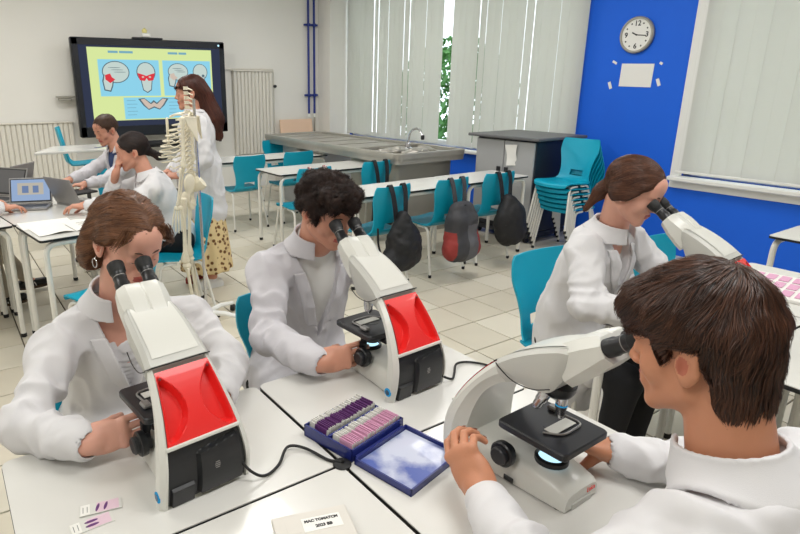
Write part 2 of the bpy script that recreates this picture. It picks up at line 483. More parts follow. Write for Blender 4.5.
def np_obj(name, v, quads, mats, parent=None, origin=(0, 0, 0), midx=None, attr=None):
    me = bpy.data.meshes.new(name); n = len(v); k = quads.shape[1]
    me.vertices.add(n); me.vertices.foreach_set('co', (v - V3(*origin)).astype(np.float32).ravel())
    me.loops.add(len(quads) * k); me.loops.foreach_set('vertex_index', quads.astype(np.int32).ravel())
    me.polygons.add(len(quads)); me.polygons.foreach_set('loop_start', (np.arange(len(quads)) * k).astype(np.int32))
    me.polygons.foreach_set('use_smooth', np.ones(len(quads), bool))
    for m in (mats if isinstance(mats, (list, tuple)) else [mats]): me.materials.append(m)
    if midx is not None: me.polygons.foreach_set('material_index', midx.astype(np.int32))
    if attr is not None:
        a = me.attributes.new('tint', 'FLOAT', 'POINT'); a.data.foreach_set('value', attr.astype(np.float32))
    me.update(calc_edges=True); me.validate()
    o = bpy.data.objects.new(name, me); COL.objects.link(o)
    if parent is not None: o.parent = parent
    return o

def grad(fn, p, e=0.002):
    g = np.stack([fn(p + V3(*d) * e) - fn(p - V3(*d) * e) for d in ((1, 0, 0), (0, 1, 0), (0, 0, 1))], 1)
    return g / np.maximum(np.linalg.norm(g, axis=1), 1e-9)[:, None]

def Rz(a): c, s = math.cos(a), math.sin(a); return np.array([[c, -s, 0], [s, c, 0], [0, 0, 1]])
def Rx(a): c, s = math.cos(a), math.sin(a); return np.array([[1, 0, 0], [0, c, -s], [0, s, c]])
def Ry(a): c, s = math.cos(a), math.sin(a); return np.array([[c, 0, s], [0, 1, 0], [-s, 0, c]])

def strands(roots, dirfn, shell, nseg, step, lift, wid, taper=True, wob=0.0, seed=1, clump=0.0, gravity=0.0):
    """hair strands that run over the surface shell(p)=0 along dirfn(p); returns verts, quads, tint"""
    r = np.random.default_rng(seed); P = roots.copy(); n = len(P); path = [P.copy()]
    li = lift * r.uniform(0.3, 1.0, n); ph = r.uniform(0, 6.28, (n, 3)); ln = r.uniform(0.65, 1.05, n)
    for k in range(nseg):
        g = grad(shell, P); d = dirfn(P); d = d - g * (d * g).sum(1)[:, None] * (0.9 if gravity == 0 else 0.6)
        d += clump * np.stack([noise3(path[0] * 45 + 3.1 * a, seed + a) for a in range(3)], 1)
        if wob: d += wob * np.sin(ph + k * 1.1)
        d[:, 2] -= gravity * k / nseg
        d /= np.maximum(np.linalg.norm(d, axis=1), 1e-9)[:, None]
        P = P + d * (step * ln)[:, None]
        s = shell(P); tgt = li * (k + 1) / nseg
        corr = np.where(s < tgt, tgt - s, (tgt - s) * (0.6 if gravity == 0 else 0.1)); P = P + g * corr[:, None]
        path.append(P.copy())
    path = np.stack(path, 1); K = nseg + 1
    t = np.gradient(path, axis=1); t /= np.maximum(np.linalg.norm(t, axis=2), 1e-9)[:, :, None]
    g = grad(shell, path.reshape(-1, 3)).reshape(n, K, 3)
    side = np.cross(t, g); side /= np.maximum(np.linalg.norm(side, axis=2), 1e-9)[:, :, None]
    w = wid * r.uniform(0.6, 1.2, n)[:, None] * (np.sqrt(np.clip(1 - (np.arange(K) / nseg) ** 2, 0.02, 1)) if taper else np.ones(K))[None, :]
    L = path - side * w[:, :, None]; R = path + side * w[:, :, None]; Tp = path + g * w[:, :, None] * 0.8
    v = np.stack([L, Tp, R], 2).reshape(-1, 3)
    b = (np.arange(n) * K * 3)[:, None] + (np.arange(K - 1) * 3)[None, :]; b = b.ravel()
    q = np.concatenate([np.stack([b, b + 1, b + 4, b + 3], 1), np.stack([b + 1, b + 2, b + 5, b + 4], 1)])
    tint = np.repeat(np.clip(0.35 + 0.5 * noise3(path[:, 0] * 60, seed + 9) * 0.6 + r.uniform(-.28, .34, n), 0, 1), K * 3)
    return v, q, tint

# ================================================================== THE SETTING
WX, WY = 5.8, 8.5          # window wall plane, screen wall plane
X0, Y0, ZC = -3.2, -3.2, 3.2

# floor: grout bed, each tile near enough to tell apart is its own piece
b = MB(); b.box(((X0 + WX) / 2, (Y0 + WY) / 2, -0.06), (WX - X0 + .4, WY - Y0 + .4, 0.10)); floor = tag(b.obj('floor', M['grout'], smooth=False), kind='structure')
TS = 0.3335; GX, GY = 3.272, 2.955
b = MB(); b.box((0, 0, -0.0055), (TS - 0.0085, TS - 0.0085, 0.009), bev=0.0018); tmes = [b.mesh('tile', M[k], smooth=False) for k in ('tile', 'tile2', 'tile3')]
def in_view(x, y):
    cy, sy = math.cos(YAW), math.sin(YAW); a = x * cy - y * sy; f = x * sy + y * cy
    zc = f * math.cos(PITCH) + CAM_H * math.sin(PITCH)
    if zc < 0.3: return None
    u = 328.6 + F_PX * a / zc; v = 258.8 + F_PX * (CAM_H * math.cos(PITCH) - f * math.sin(PITCH)) / zc
    return (zc, u, v) if -30 < u < 830 and 60 < v < 570 else None
cells = []
for i in range(-20, 9):
    for j in range(-19, 18):
        x = GX + (i + .5) * TS; y = GY + (j + .5) * TS
        if X0 + .17 < x < WX + .17 and Y0 + .17 < y < WY + .17:
            w = in_view(x, y); cells.append((w[0] if w else 99 + math.hypot(x, y), x, y))
cells.sort()
rt = random.Random(3)
for d, x, y in cells[:300]:
    o = bpy.data.objects.new('tile', rt.choice(tmes)); COL.objects.link(o); o.parent = floor; o.location = (x, y, 0)
    o.rotation_euler = (rt.uniform(-.0006, .0006), rt.uniform(-.0006, .0006), rt.choice((0, PI / 2, PI)))
b = MB()
for d, x, y in cells[300:]: b.box((x, y, -0.0055), (TS - 0.0085, TS - 0.0085, 0.009), mi=rt.randrange(3))
tag(b.obj('tile', [M['tile'], M['tile2'], M['tile3']], floor, smooth=False), kind='stuff')

def slab(name, lo, hi, m):
    b = MB(); b.box([(a + c) / 2 for a, c in zip(lo, hi)], [c - a for a, c in zip(lo, hi)]); return tag(b.obj(name, m, smooth=False), kind='structure')
slab('wall_back', (X0, WY, 0), (WX + .3, WY + .2, ZC), M['wall'])
slab('wall_left', (X0 - .2, Y0, 0), (X0, WY, ZC), M['wall'])
slab('wall_front', (X0, Y0 - .2, 0), (WX + .3, Y0, ZC), M['wall'])
slab('ceiling', (X0 - .2, Y0 - .2, ZC), (WX + .3, WY + .2, ZC + .1), M['ceiling'])
# window wall with its two openings
W1 = (3.95, 8.16, 0.76, 3.0); W2 = (-1.9, 2.80, 0.76, 3.0)
b = MB()
def wb(y0, y1, z0, z1): b.box((WX + .12, (y0 + y1) / 2, (z0 + z1) / 2), (.24, y1 - y0, z1 - z0))
wb(Y0, WY, 0, W1[2]); wb(Y0, WY, W1[3], ZC); wb(Y0, W2[0], W1[2], W1[3]); wb(W2[1], W1[0], W1[2], W1[3]); wb(W1[1], WY, W1[2], W1[3])
tag(b.obj('wall_right', M['wall_blue'], smooth=False), kind='structure')
slab('wall_corner', (5.40, 8.16, 0), (WX, WY, ZC), M['pillar'])
for nm, lo, hi, m in (('baseboard_back', (X0, WY - .012, 0), (5.4, WY, .07), M['white_paint']),):
    slab(nm, lo, hi, m)
for i, (y0, y1, z0, z1) in enumerate((W1, W2)):
    w = thing('window_%d' % (i + 1), None, None, (WX, 0, 0)); w['kind'] = 'structure'
    b = MB()
    f = .075
    for yy in (y0 + f / 2, y1 - f / 2): b.box((.10, yy, (z0 + z1) / 2), (.08, f, z1 - z0), bev=.006)
    b.box((.10, (y0 + y1) / 2, z1 - f / 2), (.08, y1 - y0, f), bev=.006); b.box((.10, (y0 + y1) / 2, z0 + f / 2), (.08, y1 - y0, f), bev=.006)
    b.obj('window_frame', M['white_paint'], w, smooth=False)
    n = 4 if i else 3
    for k in range(1, n):
        c = MB(); c.box((.10, y0 + (y1 - y0) * k / n, (z0 + z1) / 2), (.07, .07, z1 - z0 - .1), bev=.005); c.obj('mullion', M['white_paint'], w, smooth=False)
    for k in range(n):
        c = MB(); a0 = y0 + (y1 - y0) * k / n + .04; a1 = y0 + (y1 - y0) * (k + 1) / n - .04
        c.box((.10, (a0 + a1) / 2, (z0 + z1) / 2), (.006, a1 - a0, z1 - z0 - .14)); c.obj('pane', M['glass'], w, smooth=False)
    b = MB(); b.box((-.04, (y0 + y1) / 2, z0 - .02), (.16, y1 - y0 + .12, .04), bev=.008); b.obj('window_sill', M['white_paint'], w, smooth=False)
    if i:
        b = MB()
        b.box((-.01, y1 + .035, (z0 + z1) / 2), (.03, .09, z1 - z0 + .1), bev=.006); b.box((-.012, (y0 + y1) / 2, z0 - .075), (.03, y1 - y0 + .15, .08), bev=.006)
        b.box((-.035, y1 - .015, (z0 + z1) / 2), (.02, .03, z1 - z0), bev=.004)
        b.obj('casing', M['white_paint'], w, smooth=False)
        b = MB(); b.box((-.09, (y0 + y1) / 2, z0 + .045), (.02, y1 - y0, .022), bev=.004); b.obj('ledge', M['white_paint'], w, smooth=False)

# vertical blinds, each slat a piece of its blind
def blind(label, spans, zb, zt, width, pitch, group, ang, xx):
    t = thing('vertical_blind', label, 'window blind', (xx, 0, 0), 0, group)
    b = MB(); y0 = min(s[0] for s in spans); y1 = max(s[1] for s in spans)
    b.box((0, (y0 + y1) / 2, zt + .02), (.05, y1 - y0, .04), bev=.004); b.obj('head_rail', M['white_paint'], t, smooth=False)
    sm = []
    for q in range(3):
        c = MB(); rings = []
        for z in (zb, (zb + zt) / 2, zt):
            ring = []
            for k in range(7): s_ = -1 + k / 3; ring.append((.006 * (1 - s_ * s_) + .0006, s_ * width / 2, z))
            for k in range(6, -1, -1): s_ = -1 + k / 3; ring.append((.006 * (1 - s_ * s_) - .0006, s_ * width / 2, z))
            rings.append(ring)
        c.loft(rings); sm.append(c.mesh('slat', M['blind']))
    r = random.Random(11 + int(zb * 100))
    for s0, s1 in spans:
        n = int((s1 - s0) / pitch)
        for k in range(n):
            o = bpy.data.objects.new('slat', sm[k % 3]); COL.objects.link(o); o.parent = t
            o.location = (r.uniform(-.004, .004), s0 + (k + .5) * (s1 - s0) / n, 0); a = ang + r.uniform(-.13, .13)
            if r.random() < .09: a -= .22
            o.rotation_euler = (0, 0, a)
    return t
blind('long pale grey vertical blind behind the steel table, with a gap near its right end', [(5.98, 8.14)], .80, 2.96, .113, .110, None, .00, WX - .07)
blind('narrower pale grey vertical blind behind the grey cabinet, left of the wall clock', [(3.90, 5.82)], .80, 2.96, .113, .110, None, .00, WX - .07)
blind('pale grey vertical blind in the white framed window right of the clock', [(-1.85, 2.77)], .80, 2.96, .127, .122, None, .02, WX - .05)

# ceiling lamps
for k, (x, y) in enumerate(LAMP_SPOTS):
    if k == 0:
        lamp0 = thing('ceiling_lamp', 'rectangular white ceiling lamp in a flush frame', 'lamp', (x, y, LAMP_Z), 0, 'ceiling lamps of the classroom')
        b = MB(); b.box((0, 0, .01), (1.22, .62, .05), bev=.006); b.obj('frame', M['white_paint'], lamp0, smooth=False)
        b = MB(); b.box((0, 0, -.018), (1.14, .54, .008)); b.obj('diffuser', M['lamp_face'], lamp0, smooth=False)
    else:
        c = copy_tree(lamp0); c.location = (x, y, LAMP_Z)

# tree outside, seen in the gap of the blinds
t = thing('tree', 'leafy green tree outside, seen through the gap between the two blinds', 'tree', (8.6, 8.6, -1.2))
b = MB(); b.tube([(0, 0, 0), (.05, .03, 1.2), (0, 0, 2.4)], [.13, .1, .07], 10); b.obj('trunk', M['bark'], t)
n_l = 2600; cen = rng.normal(size=(n_l, 3)); cen /= np.linalg.norm(cen, axis=1)[:, None]; cen *= (rng.uniform(.5, 1, n_l) ** .5)[:, None] * V3(1.1, 1.3, 1.15); cen += V3(0, 0, 2.5)
a = rng.normal(size=(n_l, 3)) * .06; c = np.cross(a, rng.normal(size=(n_l, 3))); c /= np.linalg.norm(c, axis=1)[:, None]; c *= .04
vv = np.stack([cen - a, cen + c, cen + a, cen - c], 1).reshape(-1, 3); o = np_obj('foliage', vv, np.arange(n_l * 4).reshape(-1, 4), M['green'], t)
slab('ground', (6.2, -6, -1.3), (16, 20, -1.2), M['green'])

# pipes on the back wall
for dx, z0, lab in ((5.186, 1.09, 'left blue vertical pipe ending halfway down the wall by the corner'), (5.292, .6, 'right blue vertical pipe by the corner, grey at its lower end')):
    t = thing('wall_pipe', lab, 'pipe', (dx, WY - .05, 0))
    b = MB(); b.tube([(0, 0, max(z0, 1.09)), (0, 0, ZC)], .018, 10); b.obj('pipe_run', M['blue_pipe'], t)
    b = MB(); b.lathe([(.024, 0), (.024, .05), (.018, .06)], o=(0, 0, 1.05)); b.obj('end_cap', M['white_paint'], t)
    if z0 < 1:
        b = MB(); b.tube([(0, 0, z0), (0, 0, 1.06)], .014, 10); b.obj('lower_pipe', M['steel_d'], t)
for z in (2.465, 1.40):
    b = MB(); b.box((0, 0, 0), (.25, .03, .03), bev=.004); b.box((-.053, -.02, 0), (.05, .05, .045), bev=.006); b.box((.053, -.02, 0), (.05, .05, .045), bev=.006)
    tag(b.obj('pipe_clamp', M['blue_pipe'], smooth=False, loc=(5.24, WY - .035, z)), ('upper' if z > 2 else 'lower') + ' blue clamp bar across the two blue wall pipes', 'pipe clamp')

# radiators on the back wall
def radiator(name, label, x0, x1, z0, z1, pitch, valve=True):
    t = thing(name, label, 'radiator', ((x0 + x1) / 2, WY, z0)); w = x1 - x0; n = int(w / pitch)
    b = MB(); rings = []
    hh = z1 - z0
    b.box((0, 0, 0), (pitch * .95, .03, hh), bev=.010); fm = b.mesh('rib', M['rad'])
    for k in range(n):
        o = bpy.data.objects.new('rib', fm); COL.objects.link(o); o.parent = t; o.location = (-w / 2 + (k + .5) * w / n, -.055, hh / 2)
    b = MB(); b.box((0, -.032, hh / 2), (w, .02, hh - .02)); b.obj('back_panel', M['rad'], t, smooth=False)
    b = MB(); b.box((0, -.055, hh + .004), (w + .02, .07, .018), bev=.004); b.obj('top_rail', M['rad'], t, smooth=False)
    if valve:
        b = MB(); b.tube(arc([(-w / 2 - .12, -.04, hh + .03), (w / 2 + .03, -.04, hh + .03), (w / 2 + .03, -.04, -.5)], .03), .009, 8); b.obj('supply_pipe', M['rad'], t)
        b = MB(); b.lathe([(.02, 0), (.024, .02), (.02, .05)], axis=(0, -1, 0), o=(w / 2 + .035, -.045, hh - .22)); b.obj('valve', M['black_soft'], t)
    return t
radiator('tall_radiator', 'tall cream ribbed radiator on the wall right of the big screen', 3.86, 4.52, .52, 1.76, .055)
radiator('long_radiator', 'long low cream ribbed radiator on the wall behind the seated boy, left of the screen', -.6, 1.55, .14, 1.10, .06, False)

# peach board leaning behind the steel table
b = MB(); b.box((0, 0, .52), (.60, .02, 1.04), bev=.004); o = b.obj('leaning_board', M['orange_board'], loc=(4.92, 8.28, .0), rot=(math.radians(-8), 0, 0)); tag(o, 'pale peach board leaning on the wall beyond the steel table', 'board')

# ------------------------------------------------------------------ big screen on its stand
t = thing('presentation_screen', 'large dark framed screen showing a slide of skull drawings', 'screen', (2.61, 8.25, 0))
sw, sh, zc = 2.05, 1.235, 1.525
b = MB(); b.box((0, 0, zc), (sw, .09, sh), bev=.015); b.obj('housing', M['shell'], t)
b = MB()
for c_, d_ in (((0, -.05, zc + sh / 2 - .05), (sw - .02, .02, .08)), ((0, -.05, zc - sh / 2 + .07), (sw - .02, .02, .13)), ((-sw / 2 + .045, -.05, zc), (.07, .02, sh - .02)), ((sw / 2 - .045, -.05, zc), (.07, .02, sh - .02))): b.box(c_, d_, bev=.004)
b.obj('bezel', M['shell'], t, smooth=False)
def dim(name, rgb, k=1.0): return emit_mat(name, rgb, k)
sd_ = thing('display', None, None); sd_.parent = t
b = MB(); b.box((0, -.047, zc + .02), (sw - .14, .004, sh - .22)); b.obj('dark_margin', dim('slide_margin', (52, 58, 78)), sd_, smooth=False)
px0, px1, pz1, pz0 = 1.768 - 2.61, 3.427 - 2.61, 2.028, 1.115
def SX(u): return px0 + (px1 - px0) * u
def SZ(v): return pz1 + (pz0 - pz1) * v
LAY = [0]
def rect(u0, v0, u1, v1, m, name='slide_area'):
    LAY[0] += .0006; b = MB(); b.box(((SX(u0) + SX(u1)) / 2, -.0505 - LAY[0], (SZ(v0) + SZ(v1)) / 2), (abs(SX(u1) - SX(u0)), .0008, abs(SZ(v1) - SZ(v0)))); return b.obj(name, m, sd_, smooth=False)
mY, mC = dim('slide_yellow', (216, 232, 160)), dim('slide_cyan', (142, 210, 234)); mG = dim('slide_bone', (196, 212, 206)); mD = dim('slide_line', (92, 112, 122)); mR = dim('slide_red', (220, 60, 70)); mB = dim('slide_blue', (50, 130, 205)); mT = dim('slide_text', (120, 170, 190)); mBr = dim('slide_beige', (208, 190, 176))
rect(0, 0, 1, 1, mY); rect(.07, .16, .545, .66, mC); rect(.575, .16, .985, .66, mC); rect(.24, .68, .97, .985, mC)
def shape(pts, m, name='drawing'):
    LAY[0] += .0006; b = MB(); y = -.0505 - LAY[0]
    b.loft([[(SX(u), y, SZ(v)) for u, v in pts], [(SX(u), y - .0006, SZ(v)) for u, v in pts]]); return b.obj(name, m, sd_, smooth=False)
def ell(cu, cv, ru, rv, m, n=28, a0=0, a1=360): shape([(cu + ru * math.cos(math.radians(a0 + (a1 - a0) * k / n)), cv + rv * math.sin(math.radians(a0 + (a1 - a0) * k / n))) for k in range(n)], m)
def skull_side(cu, cv, s, red):
    ell(cu, cv, .105 * s, .150 * s, mD); ell(cu, cv, .098 * s, .138 * s, mG)
    shape([(cu - .095 * s, cv + .03 * s), (cu - .02 * s, cv + .1 * s), (cu - .03 * s, cv + .19 * s), (cu - .05 * s, cv + .27 * s), (cu - .1 * s, cv + .25 * s), (cu - .11 * s, cv + .12 * s)], mD)
    shape([(cu - .088 * s, cv + .04 * s), (cu - .03 * s, cv + .1 * s), (cu - .038 * s, cv + .18 * s), (cu - .055 * s, cv + .25 * s), (cu - .092 * s, cv + .235 * s), (cu - .1 * s, cv + .13 * s)], mG)
    for k in range(3): ell(cu - .01 * s + .02 * k * s, cv - .06 * s + .03 * k * s, .05 * s, .004, mD, 12)
    shape([(cu - .085 * s, cv + .04 * s), (cu - .045 * s, cv + .02 * s), (cu - .035 * s, cv + .07 * s), (cu - .01 * s, cv + .1 * s), (cu - .05 * s, cv + .15 * s), (cu - .085 * s, cv + .1 * s)], mR if red else mBr)
def skull_front(cu, cv, s, red):
    ell(cu, cv, .076 * s, .14 * s, mD); ell(cu, cv, .069 * s, .13 * s, mG)
    shape([(cu - .05 * s, cv + .08 * s), (cu + .05 * s, cv + .08 * s), (cu + .035 * s, cv + .25 * s), (cu, cv + .29 * s), (cu - .035 * s, cv + .25 * s)], mD)
    shape([(cu - .043 * s, cv + .08 * s), (cu + .043 * s, cv + .08 * s), (cu + .029 * s, cv + .24 * s), (cu, cv + .275 * s), (cu - .029 * s, cv + .24 * s)], mG)
    if red:
        shape([(cu - .07, cv + .01), (cu - .03, cv + .03), (cu, cv + .05), (cu + .03, cv + .03), (cu + .07, cv + .01), (cu + .055, cv + .11), (cu + .015, cv + .12), (cu, cv + .08), (cu - .015, cv + .12), (cu - .055, cv + .11)], mR)
    else: ell(cu, cv + .16 * s, .02, .03, mD, 12)
    for sx in (-1, 1): ell(cu + sx * .028 * s, cv + .065 * s, .015 * s, .025 * s, mD, 12) if not red else ell(cu + sx * .028, cv + .065, .01, .014, mBr, 12)
skull_side(.20, .33, 1, True); skull_front(.435, .33, 1, True); skull_side(.70, .32, .82, False); skull_front(.89, .32, .85, False)
for k in range(5):
    rect(.26, .72 + .05 * k, .33 + .012 * (k % 2), .728 + .05 * k, mT); rect(.60, .70 + .05 * k, .66 + .015 * (k % 3), .708 + .05 * k, mT)
shape([(.35, .70), (.40, .69), (.45, .76), (.475, .72), (.50, .76), (.55, .69), (.60, .70), (.56, .80), (.52, .86), (.475, .83), (.43, .86), (.39, .80)], mD)
shape([(.37, .71), (.40, .70), (.45, .78), (.475, .75), (.50, .78), (.55, .70), (.58, .71), (.55, .79), (.52, .845), (.475, .81), (.43, .845), (.40, .79)], mBr)
ell(.745, .78, .032, .075, mB); ell(.745, .78, .018, .05, mG); rect(.715, .75, .775, .80, mB)
for u0, u1 in ((.15, .225), (.235, .34), (.62, .70), (.71, .775)): rect(u0, .045, u1, .075, mT)
b = MB(); b.box((.30, -.064, zc - sh / 2 + .075), (.16, .006, .05), bev=.002); b.box((.22, -.064, zc - sh / 2 + .045), (.30, .006, .025), bev=.002); b.obj('control_strip', M['cab_top'], t, smooth=False)
b = MB(); b.lathe([(.014, 0), (.012, .003)], axis=(0, -1, 0), o=(.93, -.06, zc + sh / 2 - .05)); b.obj('indicator', M['led'], t)
b = MB()
for sx in (-.55, .55):
    b.box((sx, .03, .55), (.07, .05, 1.0), bev=.008); b.box((sx, 0, .04), (.07, .62, .06), bev=.01)
b.box((0, .03, .78), (1.15, .05, .09), bev=.01); b.box((0, .0, .10), (1.15, .05, .06), bev=.008)
b.obj('stand_frame', M['black_soft'], t)
b = MB(); b.box((.05, -.06, .80), (1.1, .05, .045), bev=.008); b.obj('handle_bar', M['black_soft'], t)
t = thing('screen_camera', 'small camera with a pale lamp head sitting on top of the big screen', 'camera', (2.61 - .05, 8.24, 2.143))
b = MB(); b.box((0, 0, .012), (.40, .05, .022), bev=.004); b.obj('mount_bar', M['black_soft'], t, smooth=False)
b = MB(); b.box((-.02, -.01, .05), (.12, .06, .05), bev=.01); b.obj('camera_body', M['white_paint'], t)
b = MB(); b.lathe([(.0, 0), (.03, .005), (.035, .04), (.0, .07)], o=(-.03, 0, .075)); b.obj('lamp_head', mat('warm_cap', (236, 226, 150), .5), t)
b = MB(); b.box((0, 0, 0), (.24, .10, .022), bev=.005); b.box((-.02, 0, -.03), (.16, .06, .03), bev=.004)
tag(b.obj('wall_shelf', M['steel_d'], loc=(1.50, 8.40, 1.42)), 'small grey metal shelf on the wall at the left of the big screen', 'shelf')

# ------------------------------------------------------------------ wall clock and sheet on the blue wall (it faces -x)
def onwall(y, z, d=.0): return frame((WX - d, y, z), (0, -1, 0), (0, 0, 1))
t = thing('wall_clock', 'round white wall clock with grey rim on the blue wall', 'clock', (WX, 3.40, 2.035))
b = MB(); b.lathe([(.145, 0), (.165, .004), (.168, .03), (.158, .042), (.146, .042), (.144, .030)], axis=(-1, 0, 0), seg=40, cap=False); b.obj('rim', M['steel_d'], t)
b = MB(); b.lathe([(.15, .02), (.15, .028)], axis=(-1, 0, 0), seg=40); b.obj('dial', M['paper'], t)
for tx, ang in (('12', 90), ('3', 0), ('6', 270), ('9', 180)):
    text_mesh(tx, .066, 'numeral', M['ink'], t, frame((-.0285, -.103 * math.cos(math.radians(ang)), .103 * math.sin(math.radians(ang))), (0, -1, 0), (0, 0, 1)), bold=.0015)
for k in range(12):
    if k % 3:
        a = math.radians(30 * k); b = MB(); b.box((-.0288, -.115 * math.cos(a), .115 * math.sin(a)), (.001, .013, .013), rot=Matrix.Rotation(-a, 3, 'X')); b.obj('hour_mark', M['ink'], t, smooth=False)
for nm, ang, ln, w in (('minute_hand', -6, .095, .008), ('hour_hand', 152, .05, .011)):
    a = math.radians(ang); b = MB(); b.box((-.031, -math.cos(a) * ln / 2, math.sin(a) * ln / 2), (.0015, ln, w), rot=Matrix.Rotation(-a, 3, 'X')); b.obj(nm, M['ink'], t, smooth=False)
b = MB(); b.lathe([(.008, .028), (.006, .034)], axis=(-1, 0, 0), seg=12); b.obj('hub', M['ink'], t)
b = MB(); b.box((0, 0, 0), (.003, .325, .215)); o = tag(b.obj('wall_sheet', M['paper'], smooth=False, loc=(WX - .004, 3.36, 1.665), rot=(math.radians(1.5), 0, 0)), 'blank white sheet of paper taped to the blue wall under the clock', 'paper')
for y, z, w, lab in ((3.60, 1.79, .05, 'upper left'), (3.62, 1.57, .03, 'lower left'), (3.135, 1.77, .03, 'upper right'), (3.135, 1.60, .03, 'lower right')):
    b = MB(); b.box((0, 0, 0), (.002, w, .022 if w > .04 or z > 1.6 else .07)); tag(b.obj('tape_scrap', M['paper'], smooth=False, loc=(WX - .002, y, z), rot=(.5 if z > 1.7 else -.4, 0, 0)), 'torn white tape scrap on the blue wall, %s of the sheet' % lab, 'tape')

# ================================================================== FURNITURE
def make_desk(label, w=.65, d=.455, group=None, legs=(1, 1, 1, 1), loc=(0, 0, 0), rotz=0, h=.75, cx=None):
    """corner-origin desk: x 0..w, y 0..d"""
    t = thing('school_desk', label, 'desk', loc, rotz, group)
    P = rrect(w, d, .022, w / 2, d / 2)
    b = MB(); b.prism(P, h - .0025, h); b.obj('tabletop', M['laminate'], t, smooth=False)
    P2 = rrect(w + .002, d + .002, .023, w / 2, d / 2)
    b = MB(); b.prism(P2, h - .016, h - .003); b.obj('edge_band', M['black_edge'], t, smooth=False)
    r = .0165; i = .03
    for n, (sx, sy) in enumerate(((0, 0), (1, 0), (1, 1), (0, 1))):
        if not legs[n]: continue
        x = i if sx == 0 else w - i; y = i if sy == 0 else d - i; q = 1 if sx == 0 else -1
        b = MB(); b.tube(arc([(x, y, .012), (x, y, h - .036), (x + q * .16, y, h - .036)], .07, 6), r, 10); l = b.obj('leg', M['tube_white'], t)
        c = MB(); c.lathe([(.017, 0), (.0185, .004), (.0185, .022), (.017, .026)], o=(x, y, 0), seg=10); c.obj('foot_cap', M['rubber'], l)
    b = MB()
    for y in (i, d - i): b.tube([(i + .15, y, h - .036), (w - i - .15, y, h - .036)], r * .98, 8)
    for x in (i + .14, w - i - .14): b.box((x, d / 2, h - .036), (.03, d - 2 * i, .028))
    b.obj('frame_rail', M['tube_white'], t)
    return t

TX0, TX1, TX2 = .010, .677, 1.335
TY0, TY1, TY2 = .500, .965, 1.412
make_desk('white desk under the far left microscope and two loose glass slides', TX1 - TX0 - .010, TY2 - TY1 - .008, loc=(TX0, TY1, 0), legs=(1, 1, 1, 1))
make_desk('white desk under the microscope of the curly-haired boy', TX2 - TX1 - .005, TY2 - TY1 - .008, loc=(TX1, TY1, 0))
make_desk('white desk with the pale labelled cardboard box on it', TX1 - TX0 - .010, TY1 - TY0 - .008, loc=(TX0, TY0, 0))
make_desk('white desk under the near right microscope', TX2 - TX1 - .005, TY1 - TY0 - .008, loc=(TX1, TY0, 0))
b = MB(); b.lathe([(.022, 0), (.022, .008), (.016, .012)], seg=16); tag(b.obj('desk_connector', M['rubber'], loc=(TX1 - .006, TY1 - .004, .745)), 'black round connector where the four front desks meet', 'connector')
# rear rows
make_desk('white desk of the third row, left one, behind the curly-haired boy', 1.25, .46, loc=(2.60, 3.60, 0), legs=(1, 0, 0, 1))
make_desk('white desk of the third row, right one, ending beside the grey cabinet', .80, .46, loc=(3.86, 3.61, 0))
make_desk('white desk of the second row, in front of the steel table', 1.35, .52, loc=(2.70, 4.95, 0))
make_desk('white desk of the farthest row, below the tall radiator', 1.50, .50, loc=(2.50, 6.08, 0))
# right hand cluster
RX0, RX1, RX2 = 1.975, 2.62, 3.27
make_desk('white desk under the far right microscope, beside the girl', .64, .455, loc=(RX0, .715, 0))
make_desk('white desk holding the pink tray, right of the far microscope', .64, .455, loc=(RX1 + .005, .715, 0))
make_desk('white desk under the pale box at the right edge', .64, .455, loc=(RX0, .25, 0))
make_desk('white desk at the far right, behind the pink tray desk', .64, .455, loc=(RX1 + .005, .25, 0))
make_desk('white desk by the blue wall at the right edge, black chair under it', .66, .46, loc=(3.95, .90, 0))
# left cluster with the laptops
lr = math.radians(8)
def lp(a, c): return (.403 + a * math.cos(lr) - c * math.sin(lr), 3.543 + a * math.sin(lr) + c * math.cos(lr), 0)
make_desk('white desk holding the open papers, behind the earring girl', .65, .50, loc=lp(0, 0), rotz=lr)
make_desk('white desk under the open blue-screen laptop at the left edge', .66, .50, loc=lp(-.67, .51), rotz=lr)
make_desk('white desk under the laptop of the dark ponytail girl', .65, .50, loc=lp(.0, .51), rotz=lr)
make_desk('white desk in front of the boy in the blue hoodie', .65, .50, loc=lp(.0, 1.02), rotz=lr)
make_desk('white desk under the two grey laptops, left of the hoodie boy', .66, .50, loc=lp(-.67, 1.02), rotz=lr)

